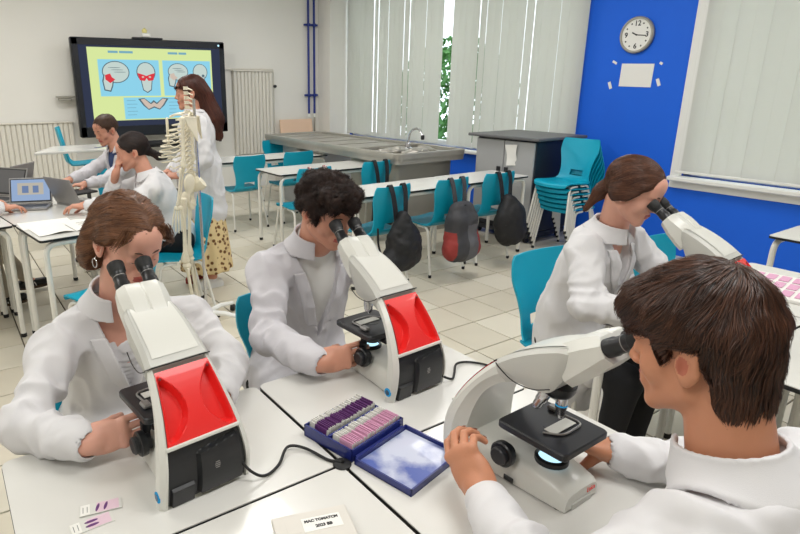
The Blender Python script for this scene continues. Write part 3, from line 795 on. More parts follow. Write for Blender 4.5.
# ------------------------------------------------------------------ one-piece shell chair
PROF = [(.205, .415), (.20, .435), (.17, .447), (.10, .446), (.0, .438), (-.09, .434), (-.145, .440), (-.178, .462), (-.195, .50), (-.207, .56), (-.222, .64), (-.238, .72), (-.252, .80), (-.258, .832)]
HW = [.165, .178, .19, .198, .20, .198, .186, .168, .158, .158, .175, .198, .192, .176]
def shell_mesh(i0, i1, name, hole=False, th=.011, curve_k=1.0):
    """part of the shell between profile rows; hand-thickened"""
    rows = []; P = [Vector((0, y, z)) for y, z in PROF]
    # refine the profile
    R = smooth_path([(PROF[k][0], PROF[k][1], HW[k]) for k in range(len(PROF))], 3)
    lo, hi = i0 * 3, i1 * 3; R = R[lo:hi + 1]; U = [-1, -.92, -.78, -.6, -.42, -.22, 0, .22, .42, .6, .78, .92, 1]
    f = []; nrm = []
    for k, q in enumerate(R):
        a = R[max(0, k - 1)]; c = R[min(len(R) - 1, k + 1)]; t_ = Vector((0, c[0] - a[0], c[1] - a[1])).normalized(); n = Vector((1, 0, 0)).cross(t_)
        if n.z < 0 and abs(n.z) > abs(n.y): n = -n
        n = Vector((0, -t_.z, t_.y)); 
        seat = q[0] > -.15
        row = []
        for u in U:
            lift = (u * u) * (.012 if seat else .034) * curve_k
            base = Vector((u * q[2], q[0], q[1]))
            d = Vector((0, 0, 1)) if seat else Vector((0, 1, .12))
            row.append((base + d * lift, d))
        f.append(row)
    b = MB(); nu = len(U); nr = len(f); vs = []
    for row in f: vs += [tuple(p) for p, d in row]
    for row in f: vs += [tuple(p - d * th) for p, d in row]
    off = nu * nr; fs = []; hole_q = set()
    if hole:
        for r in range(nr - 1):
            z = f[r][6][0].z
            if .482 < z < .535:
                for c in range(4, 8): hole_q.add((r, c))
    for r in range(nr - 1):
        for c in range(nu - 1):
            a = r * nu + c
            if (r, c) in hole_q: continue
            fs.append((a, a + 1, a + nu + 1, a + nu)); fs.append((off + a, off + a + nu, off + a + nu + 1, off + a + 1))
    def wall(i, j): fs.append((i, j, off + j, off + i))
    for c in range(nu - 1): wall(c, c + 1); wall((nr - 1) * nu + c, (nr - 1) * nu + c + 1)
    for r in range(nr - 1): wall(r * nu, (r + 1) * nu); wall(r * nu + nu - 1, (r + 1) * nu + nu - 1)
    for (r, c) in hole_q:
        a = r * nu + c
        if (r, c - 1) not in hole_q: wall(a, a + nu)
        if (r, c + 1) not in hole_q: wall(a + 1, a + nu + 1)
        if (r - 1, c) not in hole_q: wall(a, a + 1)
        if (r + 1, c) not in hole_q: wall(a + nu, a + nu + 1)
    b.add(vs, fs); return b.mesh(name, M['teal'], angle=50)

def make_chair(label, loc, rz, group=None, name='classroom_chair'):
    """faces +y locally"""
    t = thing(name, label, 'chair', loc, rz, group)
    for nm, i0, i1, ho in (('seat', 0, 7, False), ('backrest', 7, 13, True)):
        o = bpy.data.objects.new(nm, shell_mesh(i0, i1, nm, ho)); COL.objects.link(o); o.parent = t
    for sx in (-1, 1):
        X = .178 * sx; XO = .212 * sx
        for y0, y1 in ((.15, .205), (-.13, -.215)):
            b = MB(); b.tube(arc([(XO, y1, .01), (X, y0, .418), (X, .01 + y0 * .2, .420)], .045, 5), .0105, 8); l = b.obj('leg', M['tube_white'], t)
            c = MB(); c.lathe([(.011, 0), (.0135, .003), (.0135, .022), (.0115, .026)], o=(XO, y1, 0), seg=8); c.obj('foot_cap', M['rubber'], l)
    for y in (.11, -.10): b = MB(); b.tube([(-.178, y, .419), (.178, y, .419)], .009, 6); b.obj('cross_bar', M['tube_white'], t)
    return t
chair0 = make_chair('empty teal plastic chair in the middle of the floor, its back facing the front desks', (2.31, 1.46, 0), PI - .02)
def chair(label, loc, rz, group=None):
    c = copy_tree(chair0); c.location = loc; c.rotation_euler = (0, 0, rz); c['label'] = label
    if group: c['group'] = group
    return c
chair('teal chair whose backrest carries the all-black slouchy backpack', (2.89, 3.73, 0), .10)
chair('teal chair whose backrest carries the grey and red backpack', (3.54, 3.73, 0), .06)
chair('teal chair whose backrest carries the round black backpack', (4.15, 3.75, 0), .0)
chair('teal chair with pink straps on its backrest, just behind the curly head', (2.93, 4.92, 0), .05)
chair('teal chair in the second row with black straps over its backrest', (3.72, 4.98, 0), .05)
chair('teal chair of the farthest row, first one right of the standing woman', (2.84, 6.12, 0), .05)
chair('teal chair of the farthest row, second from the standing woman', (3.50, 6.16, 0), .0)
chair('teal chair half hidden behind the farthest desk, under the end of the steel table', (3.98, 7.15, 0), PI + .25)
chair('teal chair behind the dark ponytail girl at the laptop desks', (1.30, 3.92, 0), 1.45)
chair('teal chair seat showing under the papers desk, left of the earring girl', (.72, 3.34, 0), .5)
chair('teal chair the earring girl sits on, showing behind her left shoulder', (.33, 1.66, 0), PI + .05)
chair('teal chair under the curly-haired boy, its edge showing left of his arm', (1.04, 1.68, 0), PI + .05)
chair('teal chair showing behind the far right microscope, below the blue wall', (3.02, 1.30, 0), PI)
chair('teal chair of the boy in the blue hoodie', (1.30, 5.72, 0), 2.6)
# the stack
for k in range(6):
    c = chair(('topmost' if k == 5 else ['lowest', 'second lowest', 'third lowest', 'third highest', 'second highest'][k]) + ' teal chair in the stack of six in front of the grey cabinet', (5.05, 3.44, .050 * k), PI / 2 + .02, 'teal chairs in the stack by the cabinet')
    c.location.x = 5.08 - .026 * k
# chair with straps on the high table at the back left
t = thing('high_stool_chair', 'teal chair seen side on beyond the high white table, left of the screen', 'chair', (1.36, 6.98, .0), -PI / 2 - .2)
for nm, i0, i1 in (('seat', 0, 7), ('backrest', 7, 13)):
    me = shell_mesh(i0, i1, nm); me.transform(Matrix.Translation((0, 0, .30))); o = bpy.data.objects.new(nm, me); COL.objects.link(o); o.parent = t
b = MB(); b.tube([(0, 0, .03), (0, 0, .73)], .022, 10)
for k in range(5): a = k * 2 * PI / 5; b.tube([(0, 0, .05), (.24 * math.cos(a), .24 * math.sin(a), .03)], .014, 8)
b.obj('pedestal', M['black_soft'], t)
t = thing('high_table', 'high white table top left of the hoodie boy, with a blue strap across it', 'table', (1.32, 6.55, 0), .0)
P = [(-.55, -.28), (.40, -.28), (.40, .28), (-.30, .28)]
b = MB(); b.prism(P, .93, .955, bev=.006); b.obj('tabletop', M['laminate'], t)
b = MB(); b.tube([(.30, 0, .02), (.30, 0, .93)], .025, 10); b.box((.30, 0, .02), (.5, .06, .03), bev=.008); b.box((.30, 0, .02), (.06, .5, .03), bev=.008); b.box((.1, 0, .915), (.5, .06, .03)); b.obj('pedestal', M['tube_white'], t)
b = MB(); b.box((0, 0, 0), (.42, .035, .004), rot=Matrix.Rotation(.75, 3, 'Z')); tag(b.obj('blue_strap', M['boxblue'], smooth=False, loc=(1.52, 6.55, .9575)), 'narrow blue strap lying across the high white table', 'strap')

# ------------------------------------------------------------------ steel table with sink
t = thing('steel_sink_table', 'long stainless steel table with raised rim, basin and grooved top under the blinds', 'table', (4.38, 6.1, 0))
L_, W_ = 2.95, .98; zt = .90
b = MB()
y0, y1 = -L_ / 2, L_ / 2; x0, x1 = -W_ / 2, W_ / 2
by0, by1 = y0 + .07, y0 + .78       # basin
r = .03
b.prism(rrect(W_, L_, .08), zt - .11, zt - .045); b.obj('body_tray', M['steel'], t, smooth=True)
b = MB()
ring_o = rrect(W_ + .02, L_ + .02, .09, n=6); ring_i = rrect(W_ - .09, L_ - .09, .05, n=6)
b.loft([[(x, y, zt - .055) for x, y in ring_o], [(x, y, zt - .006) for x, y in ring_o], [(x * .992, y * .997, zt) for x, y in ring_o], [(x * 1.01, y * 1.003, zt) for x, y in ring_i], [(x, y, zt - .006) for x, y in ring_i], [(x, y, zt - .04) for x, y in ring_i]], cap=False)
b.obj('rim', M['steel'], t)
b = MB(); b.box((0, (by1 + y1) / 2, zt - .034), (W_ - .10, y1 - by1 - .06, .012))
for k in range(5): b.box((0, by1 + .16 + k * .42, zt - .024), (W_ - .16, .035, .012), bev=.004)
b.obj('perforated_plate', M['steel'], t, smooth=False)
b = MB(); b.box((0, by1, zt - .02), (W_ - .08, .03, .035), bev=.005); b.obj('basin_divider', M['steel'], t)
b = MB(); b.prism(rrect(W_ - .10, by1 - by0, .04, 0, (by0 + by1) / 2), zt - .045, zt - .040); b.obj('basin_floor', M['steel_d'], t)
b = MB(); b.prism(rrect(.80, .86, .05, 0, y0 + .55), .0, zt - .11); b.obj('basin_pedestal', M['steel_d'], t)
b = MB(); b.prism(rrect(.70, .45, .04, 0, y1 - .5), .0, zt - .11); b.obj('far_pedestal', M['grey_cab'], t)
b = MB(); b.box((.05, .55, .42), (.46, .36, .70), bev=.01); b.obj('white_bin_panel', M['white_paint'], t)
b = MB(); fx, fy = .12, y0 + .56
b.tube(arc([(fx, fy, zt - .03), (fx, fy, zt + .05), (fx + .02, fy - .02, zt + .19), (fx + .02, fy - .16, zt + .21), (fx + .02, fy - .22, zt + .13)], .07, 6), .013, 10); b.obj('gooseneck_tap', M['chrome'], t)
b = MB(); b.lathe([(.05, 0), (.05, .02), (.032, .03), (.03, .07), (0, .085)], o=(fx, fy, zt - .035)); b.obj('tap_base', M['chrome'], t)
b = MB(); b.lathe([(.016, 0), (.02, .01), (.02, .045), (.014, .05)], o=(fx + .02, fy - .22, zt + .09)); b.obj('spray_head', M['black_soft'], t)
def crumple(name, c, r, m, seed, label, cat, amp=.03, h=.012):
    fn = lambda p: Ell(c, r).d(p) + amp * noise3((p) * 14, seed) + amp * .5 * noise3(p * 31, seed + 1)
    v, q = mesh_sdf(None, h, fn=fn, bbox=(V3(*c) - V3(*r) - .05, V3(*c) + V3(*r) + .05)); o = np_obj(name, v, q, m, None, c); o.location = c; return tag(o, label, cat)
for i, (cx, cy, rx, ry) in enumerate(((4.22, 5.10, .20, .11), (4.55, 4.98, .16, .12), (4.35, 4.86, .20, .08))):
    crumple('metal_tray', (cx, cy, .875), (rx, ry, .035), M['steel'], 20 + i, ['crumpled steel tray in the basin, nearest the tap', 'crumpled steel tray in the basin by the window side', 'crumpled steel tray at the near end of the basin'][i], 'tray', amp=.02)

# ------------------------------------------------------------------ grey cabinet
t = thing('grey_cabinet', 'grey two-door cabinet on casters with a dark overhanging top', 'cabinet', (5.22, 4.13, 0))
b = MB(); b.box((0, 0, .58), (.62, .76, .92), bev=.008); b.obj('body', M['dark_cab'], t)
b = MB(); b.box((-.0, 0, 1.065), (.78, .92, .03), bev=.008); b.obj('top', M['cab_top'], t)
b = MB(); b.box((-.02, .12, 1.035), (.60, .40, .03), bev=.004); b.obj('rear_shelf', M['black_soft'], t)
for sy, w in ((-1, .37), (1, .37)):
    b = MB(); b.box((-.32, sy * .19, .60), (.02, w, .86), bev=.004); d = b.obj('door', M['grey_cab'], t)
    b = MB(); b.box((-.338, sy * .05, .70), (.016, .045, .12), bev=.003); b.obj('handle', M['black_soft'], d)
b = MB(); b.box((0, 0, .085), (.60, .74, .06), bev=.01); b.obj('plinth', M['dark_cab'], t)
for sx in (-.26, .26):
    for sy in (-.32, .32):
        b = MB(); b.lathe([(.0, -.014), (.034, -.014), (.036, 0), (.034, .014), (0, .014)], axis=(0, 1, 0), o=(sx, sy, .036), seg=14); b.obj('caster', M['rubber'], t)
b = MB(); b.box((-.334, -.25, .33), (.004, .11, .06)); b.obj('lock_plate', M['paper'], t, smooth=False)
b = MB(); rows = []
for i in range(7):
    z = 1.0 - i * .035; rows.append([(-.336 - .012 * math.sin(i * .9), -.17 + .0 * i, z), (-.340, -.10, z - .006), (-.345 - .01 * math.cos(i), -.03 - .006 * i, z - .01)])
b.loft(rows, cap=False, closed=False); b.loft([[(x - .002, y, z) for x, y, z in r_] for r_ in rows], cap=False, closed=False)
o = b.obj('hanging_leaflet', M['paper']); o.location = t.location; tag(o, 'curled white leaflet hanging on the grey cabinet door', 'paper')

# ------------------------------------------------------------------ backpacks
def backpack(name, label, base, rz, prims, mats, pick, strap_w=.05, straps=(), extra=None, h=.009, seed=1, amp=.008):
    t = thing(name, label, 'backpack', base, rz)
    post = lambda p, d: d + amp * noise3(p * 13, seed) + amp * .5 * noise3(p * 30, seed + 3)
    v, q = mesh_sdf(prims, h, post=post)
    cen = v[q].mean(1); np_obj('bag_body', v, q, mats, t, midx=pick(cen))
    for pts in straps:
        b = MB(); b.tube(smooth_path(pts, 6), strap_w / 2, 6, flat=.16 if True else 1); b.obj('strap', M['bag_black'], t)
    if extra: extra(t)
    return t
def strap_ribbon(t, pts, w, m, axis=(1, 0, 0), th=.006, name='strap'):
    P = smooth_path(pts, 6); ax = Vector(axis); rings = []
    for i, p in enumerate(P):
        tt = (P[min(i + 1, len(P) - 1)] - P[max(i - 1, 0)]).normalized(); n = ax.cross(tt).normalized()
        rings.append([tuple(p + ax * sx * w / 2 + n * sn * th / 2) for sx, sn in ((-1, -1), (1, -1), (1, 1), (-1, 1))])
    b = MB(); b.loft(rings); return b.obj(name, m, t, smooth=False)
# local frame: x across, -y away from the backrest (towards the room front), hanging from z .86
def strap_pair(t, dx, m, w=.045, ztop=.848, zb=.60, yb=-.34, x0=0.0):
    for s in (-1, 1):
        strap_ribbon(t, [(x0 + s * dx, -.20, .62), (x0 + s * dx, -.225, .76), (x0 + s * dx * .95, -.253, ztop), (x0 + s * dx * .93, -.285, .80), (x0 + s * dx * .8, -.305, .70), (x0 + s * dx * .6, yb + .02, zb)], w, m)
def bb_black(loc, rz):
    pr = [Ell((-.01, -.345, .40), (.14, .08, .19), k=.05), Ell((-.04, -.36, .28), (.20, .095, .10), k=.06), Ell((.06, -.35, .38), (.13, .08, .16), k=.05), Cap((0, -.33, .60), (0, -.35, .42), .05, .12, k=.05)]
    t = backpack('slouchy_backpack', 'all-black slouchy backpack hanging on the chair nearest the curly-haired boy', loc, rz, pr, [M['bag_black']], lambda c: np.zeros(len(c), int), seed=5, amp=.012)
    strap_pair(t, .075, M['bag_black'], zb=.54)
    strap_ribbon(t, [(-.17, -.24, .52), (-.175, -.26, .38), (-.15, -.31, .25)], .018, M['bag_black'], (0, 1, 0))
    return t
bb_black((2.89, 3.73, 0), .10)
pr = [Box((0, -.345, .38), (.155, .085, .20), rad=.07, k=.03), Ell((.0, -.365, .28), (.205, .10, .13), k=.06), Cap((-.06, -.33, .60), (.06, -.33, .60), .055, k=.05)]
def pk(c):
    m = np.zeros(len(c), int); s = np.abs(c[:, 0] + .05) > .085 + .10 * np.clip(.35 - c[:, 2], -.2, .2); m[(c[:, 2] < .42) & s] = 1; m[(c[:, 0] > -.02) & (c[:, 2] < .47) & (c[:, 0] < .10)] = 2; return m
t = backpack('two_tone_backpack', 'grey backpack with dark red side pockets hanging on the middle chair', (3.54, 3.73, 0), .06, pr, [mat('charcoal_nylon', (62, 62, 66), .7, bump=.4, bscale=90), M['bag_red'], M['bag_grey']], pk, seed=8)
strap_pair(t, .075, mat('charcoal_strap', (66, 66, 70), .7), zb=.56)
strap_ribbon(t, [(-.03, -.345, .60), (0, -.37, .635), (.03, -.345, .60)], .02, M['bag_black'], (0, 1, 0), name='grab_loop')
pr = [Ell((.03, -.355, .40), (.18, .095, .22), k=.05), Ell((.05, -.41, .34), (.13, .06, .14), k=.02), Cap((0, -.33, .60), (.03, -.34, .46), .05, .12, k=.05)]
t = backpack('round_backpack', 'round-bottomed black backpack hanging on the chair beside the grey cabinet', (4.15, 3.75, 0), 0, pr, [M['bag_black']], lambda c: np.zeros(len(c), int), seed=12)
strap_pair(t, .07, M['bag_black'], zb=.56)
b = MB(); b.tube(smooth_path([(-.10, -.415, .40), (.0, -.455, .445), (.10, -.44, .42), (.15, -.40, .33)], 5), .004, 5); b.obj('zip', M['black_soft'], t)
# bag hanging by straps behind the second row chair, and the floral cloth bag
t = thing('floral_cloth_bag', 'red and white floral cloth bag with pink straps hanging behind the curly head', 'bag', (2.93, 4.92, 0), .05)
v, q = mesh_sdf([Ell((-.06, -.33, .33), (.11, .05, .15), k=.03), Ell((-.02, -.35, .24), (.12, .06, .08), k=.03)], .01, post=lambda p, d: d + .012 * noise3(p * 16, 4))
np_obj('bag_body', v, q, M['floral'], t)
strap_pair(t, .09, M['floral'], w=.035, zb=.42)
t = thing('black_strap_bag', 'flat black bag hanging by wide straps on the second row chair', 'bag', (3.72, 4.98, 0), .05)
v, q = mesh_sdf([Box((0, -.33, .36), (.13, .05, .19), rad=.04, k=.02)], .011, post=lambda p, d: d + .008 * noise3(p * 14, 6)); np_obj('bag_body', v, q, M['bag_black'], t)
strap_pair(t, .08, M['bag_black'], zb=.52)
# black chair at the right edge
t = thing('black_chair', 'black chair pushed under the desk at the right edge', 'chair', (4.33, .98, 0), PI / 2)
for nm, i0, i1, ho in (('seat', 0, 7, False), ('backrest', 7, 13, False)):
    me = shell_mesh(i0, i1, nm); me.materials.clear(); me.materials.append(M['bag_black']); me.transform(Matrix.Translation((0, 0, -.12 if False else -.10))); o = bpy.data.objects.new(nm, me); COL.objects.link(o); o.parent = t
for sx in (-1, 1):
    for y in (.16, -.18):
        b = MB(); b.tube([(sx * .2, y * 1.1, .01), (sx * .17, y * .8, .33)], .011, 8); b.obj('leg', M['black_soft'], t)

# ================================================================== MICROSCOPES (origin: centre of the rear foot, +y towards the viewer's eyes)
ARM_O = [(-.004, .0), (-.013, .05), (-.011, .10), (.006, .148), (.036, .200), (.078, .252), (.125, .292), (.180, .325), (.235, .349), (.258, .352)]
ARM_I = [(.045, .0), (.042, .05), (.045, .10), (.055, .145), (.072, .185), (.102, .216), (.140, .235), (.180, .238), (.222, .245), (.250, .290)]
ARM_W = [.108, .107, .101, .093, .083, .074, .068, .0655, .061, .054]
def arm_pt(s):
    k = min(int(s), 8); f = s - k; g = lambda A: A[k] * (1 - f) + A[k + 1] * f if not hasattr(A[k], '__len__') else tuple(a * (1 - f) + b_ * f for a, b_ in zip(A[k], A[k + 1]))
    return g(ARM_O), g(ARM_I), g(ARM_W)
def smooth_tab(A, n):
    if not hasattr(A[0], '__len__'): return [q.x for q in smooth_path([(a, 0, 0) for a in A], n)]
    return [(q.x, q.y) for q in smooth_path([(a[0], a[1], 0) for a in A], n)]
NSM = 4; SO, SI, SW = smooth_tab(ARM_O, NSM), smooth_tab(ARM_I, NSM), smooth_tab(ARM_W, NSM)
def onrm(k):
    a = SO[max(0, k - 1)]; c = SO[min(len(SO) - 1, k + 1)]; t_ = Vector((c[0] - a[0], c[1] - a[1])).normalized(); return Vector((-t_.y, t_.x)) if True else None
K_HEAD = 6 * NSM - 2
def arm_ring(k, w_k=1.0, rec=0.0, grow=0.0):
    o, i, w = SO[k], SI[k], SW[k] * w_k; n = onrm(k)
    if n.x > 0 and n.y < 0: n = -n
    O = Vector(o) + n * grow; I = Vector(i); c = .010; D = (I - O); L = D.length; d = D / L
    pts = [(-w + c, O), (-w, O + d * c), (-w, O + d * L * .55), (-w * .80, I - d * .004), (-w * .78, I), (w * .78, I), (w * .80, I - d * .004), (w, O + d * L * .55), (w, O + d * c), (w - c, O), (w * .86, O), (w * .86 - .003, O + d * rec), (-w * .86 + .003, O + d * rec), (-w * .86, O)]
    return [(x, p.x, p.y) for x, p in pts]
def make_microscope(label, loc, rz, head_turn=0.0, power_left=True):
    t = thing('microscope', label, 'microscope', loc, rz)
    b = MB(); b.loft([arm_ring(k, rec=(.030 if 1 <= k <= K_HEAD - 1 else 0)) for k in range(0, K_HEAD + 1)]); b.obj('arm', M['mic_white'], t, angle=38)
    # black lower back panel with its lid, red upper panel with two hollows
    def panel(name, z0, z1, m, dep, nu=28, nv=28, edge=.85):
        b = MB(); rows = []
        ks = np.linspace(z0, z1, nv)
        def at(s):
            k = min(int(s), len(SO) - 2); f = s - k
            L = lambda A: (A[k] * (1 - f) + A[k + 1] * f) if not hasattr(A[k], '__len__') else Vector((A[k][0] * (1 - f) + A[k + 1][0] * f, A[k][1] * (1 - f) + A[k + 1][1] * f))
            return L(SO), L(SW), onrm(int(round(s)))
        for j, s in enumerate(ks):
            O, w, n = at(s)
            if n.y < -.2: n = -n
            if n.x > 0: n = -n
            row = []
            for i in range(nu + 1):
                u = -1 + 2 * i / nu; h = dep(u, j / (nv - 1)); p = O + n * h; row.append((u * w * edge, p.x, p.y))
            rows.append(row)
        b.loft(rows, cap=False, closed=False)
        return b.obj(name, m, t, angle=40)
    def sm(x, a, c): x = min(1, max(0, (x - a) / (c - a))); return x * x * (3 - 2 * x)
    def red(u, v):
        hw = .24 + .80 * (2 * v - .95) ** 2 * (1.0 if v > .5 else .9); e = sm(abs(u), hw, hw + .10) * (1 - sm(abs(u), .84, .97)) * sm(v, .05, .12) * (1 - sm(v, .88, .95))
        return .0025 - .024 * e
    panel('red_back_panel', 2.78 * NSM, (K_HEAD - .9), M['red'], red, 72, 60)
    def blk(u, v):
        e = sm(u, -.26, -.20) * (1 - sm(u, .86, .9)) * sm(v, .04, .07) * (1 - sm(v + .0 * u, .80 + .10 * u, .84 + .10 * u))
        f = sm(u, -.93, -.90) * (1 - sm(u, -.36, -.33)) * (1 - sm(v, .30, .33))
        return -.006 + .012 * e + .008 * f
    panel('black_back_panel', .22, 2.72 * NSM, M['black'], blk, 60, 44)
    b = MB(); L = 2.72 * NSM; k = int(L); w = SW[k] * .87; rows = []
    for s_ in (2.66 * NSM, 2.84 * NSM):
        k = int(s_); f = s_ - k; y = SO[k][0] * (1 - f) + SO[k + 1][0] * f; z = SO[k][1] * (1 - f) + SO[k + 1][1] * f
        rows.append([(-w, y - .003, z), (w, y - .003, z)]); 
    yc = (rows[0][0][1] + rows[1][0][1]) / 2; zc_ = (rows[0][0][2] + rows[1][0][2]) / 2
    b.box((0, yc + .004, zc_), (2 * w, .014, rows[1][0][2] - rows[0][0][2]), bev=.002, rot=Matrix.Rotation(-.25, 3, 'X')); b.obj('divider_bar', M['mic_white'], t)
    for sx in (-1, 1):
        for s_, ww in ((2.93 * NSM, .78), (K_HEAD - 1.4, .74)):
            k = int(s_); c = MB(); c.lathe([(.0035, 0), (.0035, .0015), (.002, .0018)], axis=(0, -.8, .5), o=(sx * SW[k] * ww, SO[k][0] - .0005, SO[k][1] + .002), seg=8); c.obj('screw', mat('dark_red_screw', (120, 20, 22), .5) if 'dark_red_screw' not in bpy.data.materials else bpy.data.materials['dark_red_screw'], t)
    # round emblem on the lid
    c = MB()
    for q in range(4): c.box((.018, -.0205, .078 - q * .0045), (.014 - abs(q - 1.5) * .003, .0008, .002))
    c.obj('emblem', M['silver'], t, smooth=False)
    # power button on the narrow side
    c = MB(); c.lathe([(.0125, 0), (.0125, .002), (.0095, .003)], axis=(-1, 0, 0), o=(-.1065, .010, .030), seg=20); pb = c.obj('power_button', M['led_ring'], t)
    c = MB(); c.lathe([(.008, 0), (.0075, .0012)], axis=(-1, 0, 0), o=(-.1092, .010, .030), seg=20); c.obj('button_face', mat('button_dark', (34, 76, 110), .3), pb)
    c = MB(); c.box((.0755, .165, .016), (.004, .026, .014), bev=.002); c.obj('side_switch', M['black'], t)
    # head (continues the arm)
    b = MB(); b.loft([arm_ring(k, 1.04 - .0 * k, grow=.003) for k in range(K_HEAD, len(SO))]); b.obj('optical_head', M['mic_grey'], t, angle=38)
    b = MB(); rows = []
    for k in range(K_HEAD + 1, len(SO) - 1): rows.append([(-SW[k] * .78, SO[k][0] - .001, SO[k][1] + .0048), (SW[k] * .78, SO[k][0] - .001, SO[k][1] + .0048)])
    b.loft(rows, cap=False, closed=False); b.obj('top_plate', M['mic_white'], t)
    c = MB()
    for sx in (-1, 1):
        k0 = K_HEAD; P = [(sx * SW[k0] * 1.045, SO[k0][0] + .002, SO[k0][1] - .002), (sx * .0735, .115, .262), (sx * .0725, .150, .247), (sx * .0690, .195, .247), (sx * .0655, .232, .262)]
        c.tube(smooth_path(P, 5), .0013, 5)
    c.tube([(-SW[K_HEAD] * 1.04, SO[K_HEAD][0] - .003, SO[K_HEAD][1]), (SW[K_HEAD] * 1.04, SO[K_HEAD][0] - .003, SO[K_HEAD][1])], .0014, 5)
    c.obj('seam', M['black'], t)
    # binocular body
    a = math.radians(36); fw = Vector((0, math.cos(a), math.sin(a))); up = Vector((0, -math.sin(a), math.cos(a)))
    B0 = Vector((0, .238, .318)); Rt = Matrix.Rotation(head_turn, 4, 'Z'); piv = Matrix.Translation((0, .235, 0)) @ Rt @ Matrix.Translation((0, -.235, 0))
    b = MB(); b.T = piv
    rings = []
    for s, hw, h0, h1, ch in ((-.01, .050, -.052, .028, .016), (.012, .054, -.05, .034, .018), (.060, .058, -.042, .034, .02), (.095, .056, -.032, .028, .018), (.100, .053, -.029, .024, .015)):
        c_ = B0 + fw * s; rings.append([tuple(c_ + Vector((x, 0, 0)) + up * z) for x, z in ((-hw + ch, h1), (-hw, h1 - ch), (-hw, h0 + ch), (-hw + ch, h0), (hw - ch, h0), (hw, h0 + ch), (hw, h1 - ch), (hw - ch, h1), (.004, h1), (0, h1 - .003), (-.004, h1))])
    b.loft(rings); b.obj('binocular_body', M['mic_white'], t, angle=35)
    for sx in (-1, 1):
        o = B0 + fw * .098 + Vector((sx * .0335, 0, 0))
        b = MB(); b.T = piv; b.lathe([(.0175, -.01), (.0185, 0), (.0185, .022), (.0165, .026), (.0165, .052), (.0178, .054)], axis=fw, o=o, seg=24); et = b.obj('eyepiece_tube', M['black'], t)
        b = MB(); b.T = piv; b.lathe([(.0178, .054), (.0195, .058), (.0212, .078), (.0205, .082), (.0165, .082), (.015, .074)], axis=fw, o=o, seg=24); b.obj('eyecup', M['rubber'], et)
        b = MB(); b.T = piv; b.lathe([(.0168, .040), (.0172, .041), (.0168, .042)], axis=fw, o=o, seg=24, cap=False); b.obj('scale_ring', M['silver'], et)
        b = MB(); b.T = piv; b.lathe([(.001, .0735), (.0152, .0742)], axis=fw, o=o, seg=20); b.obj('lens', M['glass_slide'] if False else M['black_soft'], et)
    # foot
    b = MB(); rings = []
    for y, w, h in ((.028, .082, .062), (.06, .078, .064), (.12, .071, .066), (.19, .066, .063), (.25, .062, .056), (.285, .059, .046), (.293, .056, .038)):
        rings.append([(-w, y, .004), (-w, y, h * .62), (-w + .006, y, h * .88), (-w + .018, y, h), (0, y, h + .002), (w - .018, y, h), (w - .006, y, h * .88), (w, y, h * .62), (w, y, .004)])
    b.loft(rings); ft = b.obj('foot', M['mic_white'], t, angle=40)
    for x in (-.048, .048):
        for y in (.06, .272):
            c = MB(); c.lathe([(.010, 0), (.010, .006)], o=(x, y, 0), seg=10); c.obj('rubber_pad', M['rubber'], ft)
    c = MB(); c.box((0, .2935, .008), (.07, .004, .016), bev=.002); c.obj('front_slot', M['mic_grey'], ft)
    b = MB(); b.lathe([(.036, 0), (.036, .010), (.031, .013), (.0285, .013)], o=(0, .215, .062), seg=28, cap=False); il = b.obj('illuminator_ring', M['black'], t)
    b = MB(); b.lathe([(.0285, 0), (.026, .004), (.0, .006)], o=(0, .215, .069), seg=28); b.obj('led_lens', M['led'], il)
    # stage carrier, knobs, stage
    b = MB(); b.box((0, .16, .118), (.05, .09, .018), bev=.005); b.obj('stage_carrier', M['black'], t)
    b = MB(); b.lathe([(.030, 0), (.033, .004), (.033, .022), (.030, .026)], o=(0, .205, .100), seg=24); b.lathe([(.022, 0), (.022, .02)], o=(0, .205, .086), seg=20); b.obj('condenser', M['black_soft'], t)
    for sx in (-1, 1):
        b = MB(); pr = []
        n = 24
        b.lathe([(.018, 0), (.018, .010), (.028, .012), (.029, .016), (.029, .026), (.026, .029)], axis=(sx, 0, 0), o=(sx * .062, .150, .074), seg=n); kb = b.obj('coarse_knob', M['black'], t)
        b = MB(); b.lathe([(.020, .027), (.020, .038), (.017, .041)], axis=(sx, 0, 0), o=(sx * .062, .150, .074), seg=20); b.obj('fine_knob', M['black_soft'], kb)
    b = MB(); P = rrect(.158, .168, .012, 0, .207, n=5); b.prism(P, .128, .145, bev=.003); b.obj('stage', M['black_soft'], t, angle=30)
    b = MB(); b.prism([(.016 * math.cos(q) * 1.4, .205 + .016 * math.sin(q)) for q in [2 * PI * k / 20 for k in range(20)]], .1452, .1458); b.obj('stage_opening', M['black'], t)
    b = MB(); b.box((-.006, .222, .1475), (.076, .026, .0014)); b.obj('specimen_slide', M['glass_slide'], t, smooth=False)
    b = MB(); b.tube(arc([(-.05, .18, .148), (-.055, .245, .148), (.02, .248, .148), (.045, .215, .148)], .02), .0025, 6); b.box((-.055, .175, .151), (.02, .03, .010), bev=.003); b.obj('slide_clip', M['silver'], t)
    b = MB(); b.lathe([(.007, 0), (.007, .022), (.0125, .024), (.0125, .044), (.0095, .045), (.0095, .070)], axis=(0, 0, -1), o=(-.058, .180, .130), seg=16); b.obj('stage_drive_knob', M['black'], t)
    # nosepiece with four objectives
    na = Vector((0, -.34, -1)).normalized(); no = Vector((0, .205, .246))
    b = MB(); b.lathe([(.040, -.012), (.042, 0), (.040, .010), (.030, .020), (.012, .024)], axis=na, o=no, seg=28); np_ = b.obj('nosepiece', M['black'], t)
    u = Vector((1, 0, 0)); w_ = na.cross(u).normalized()
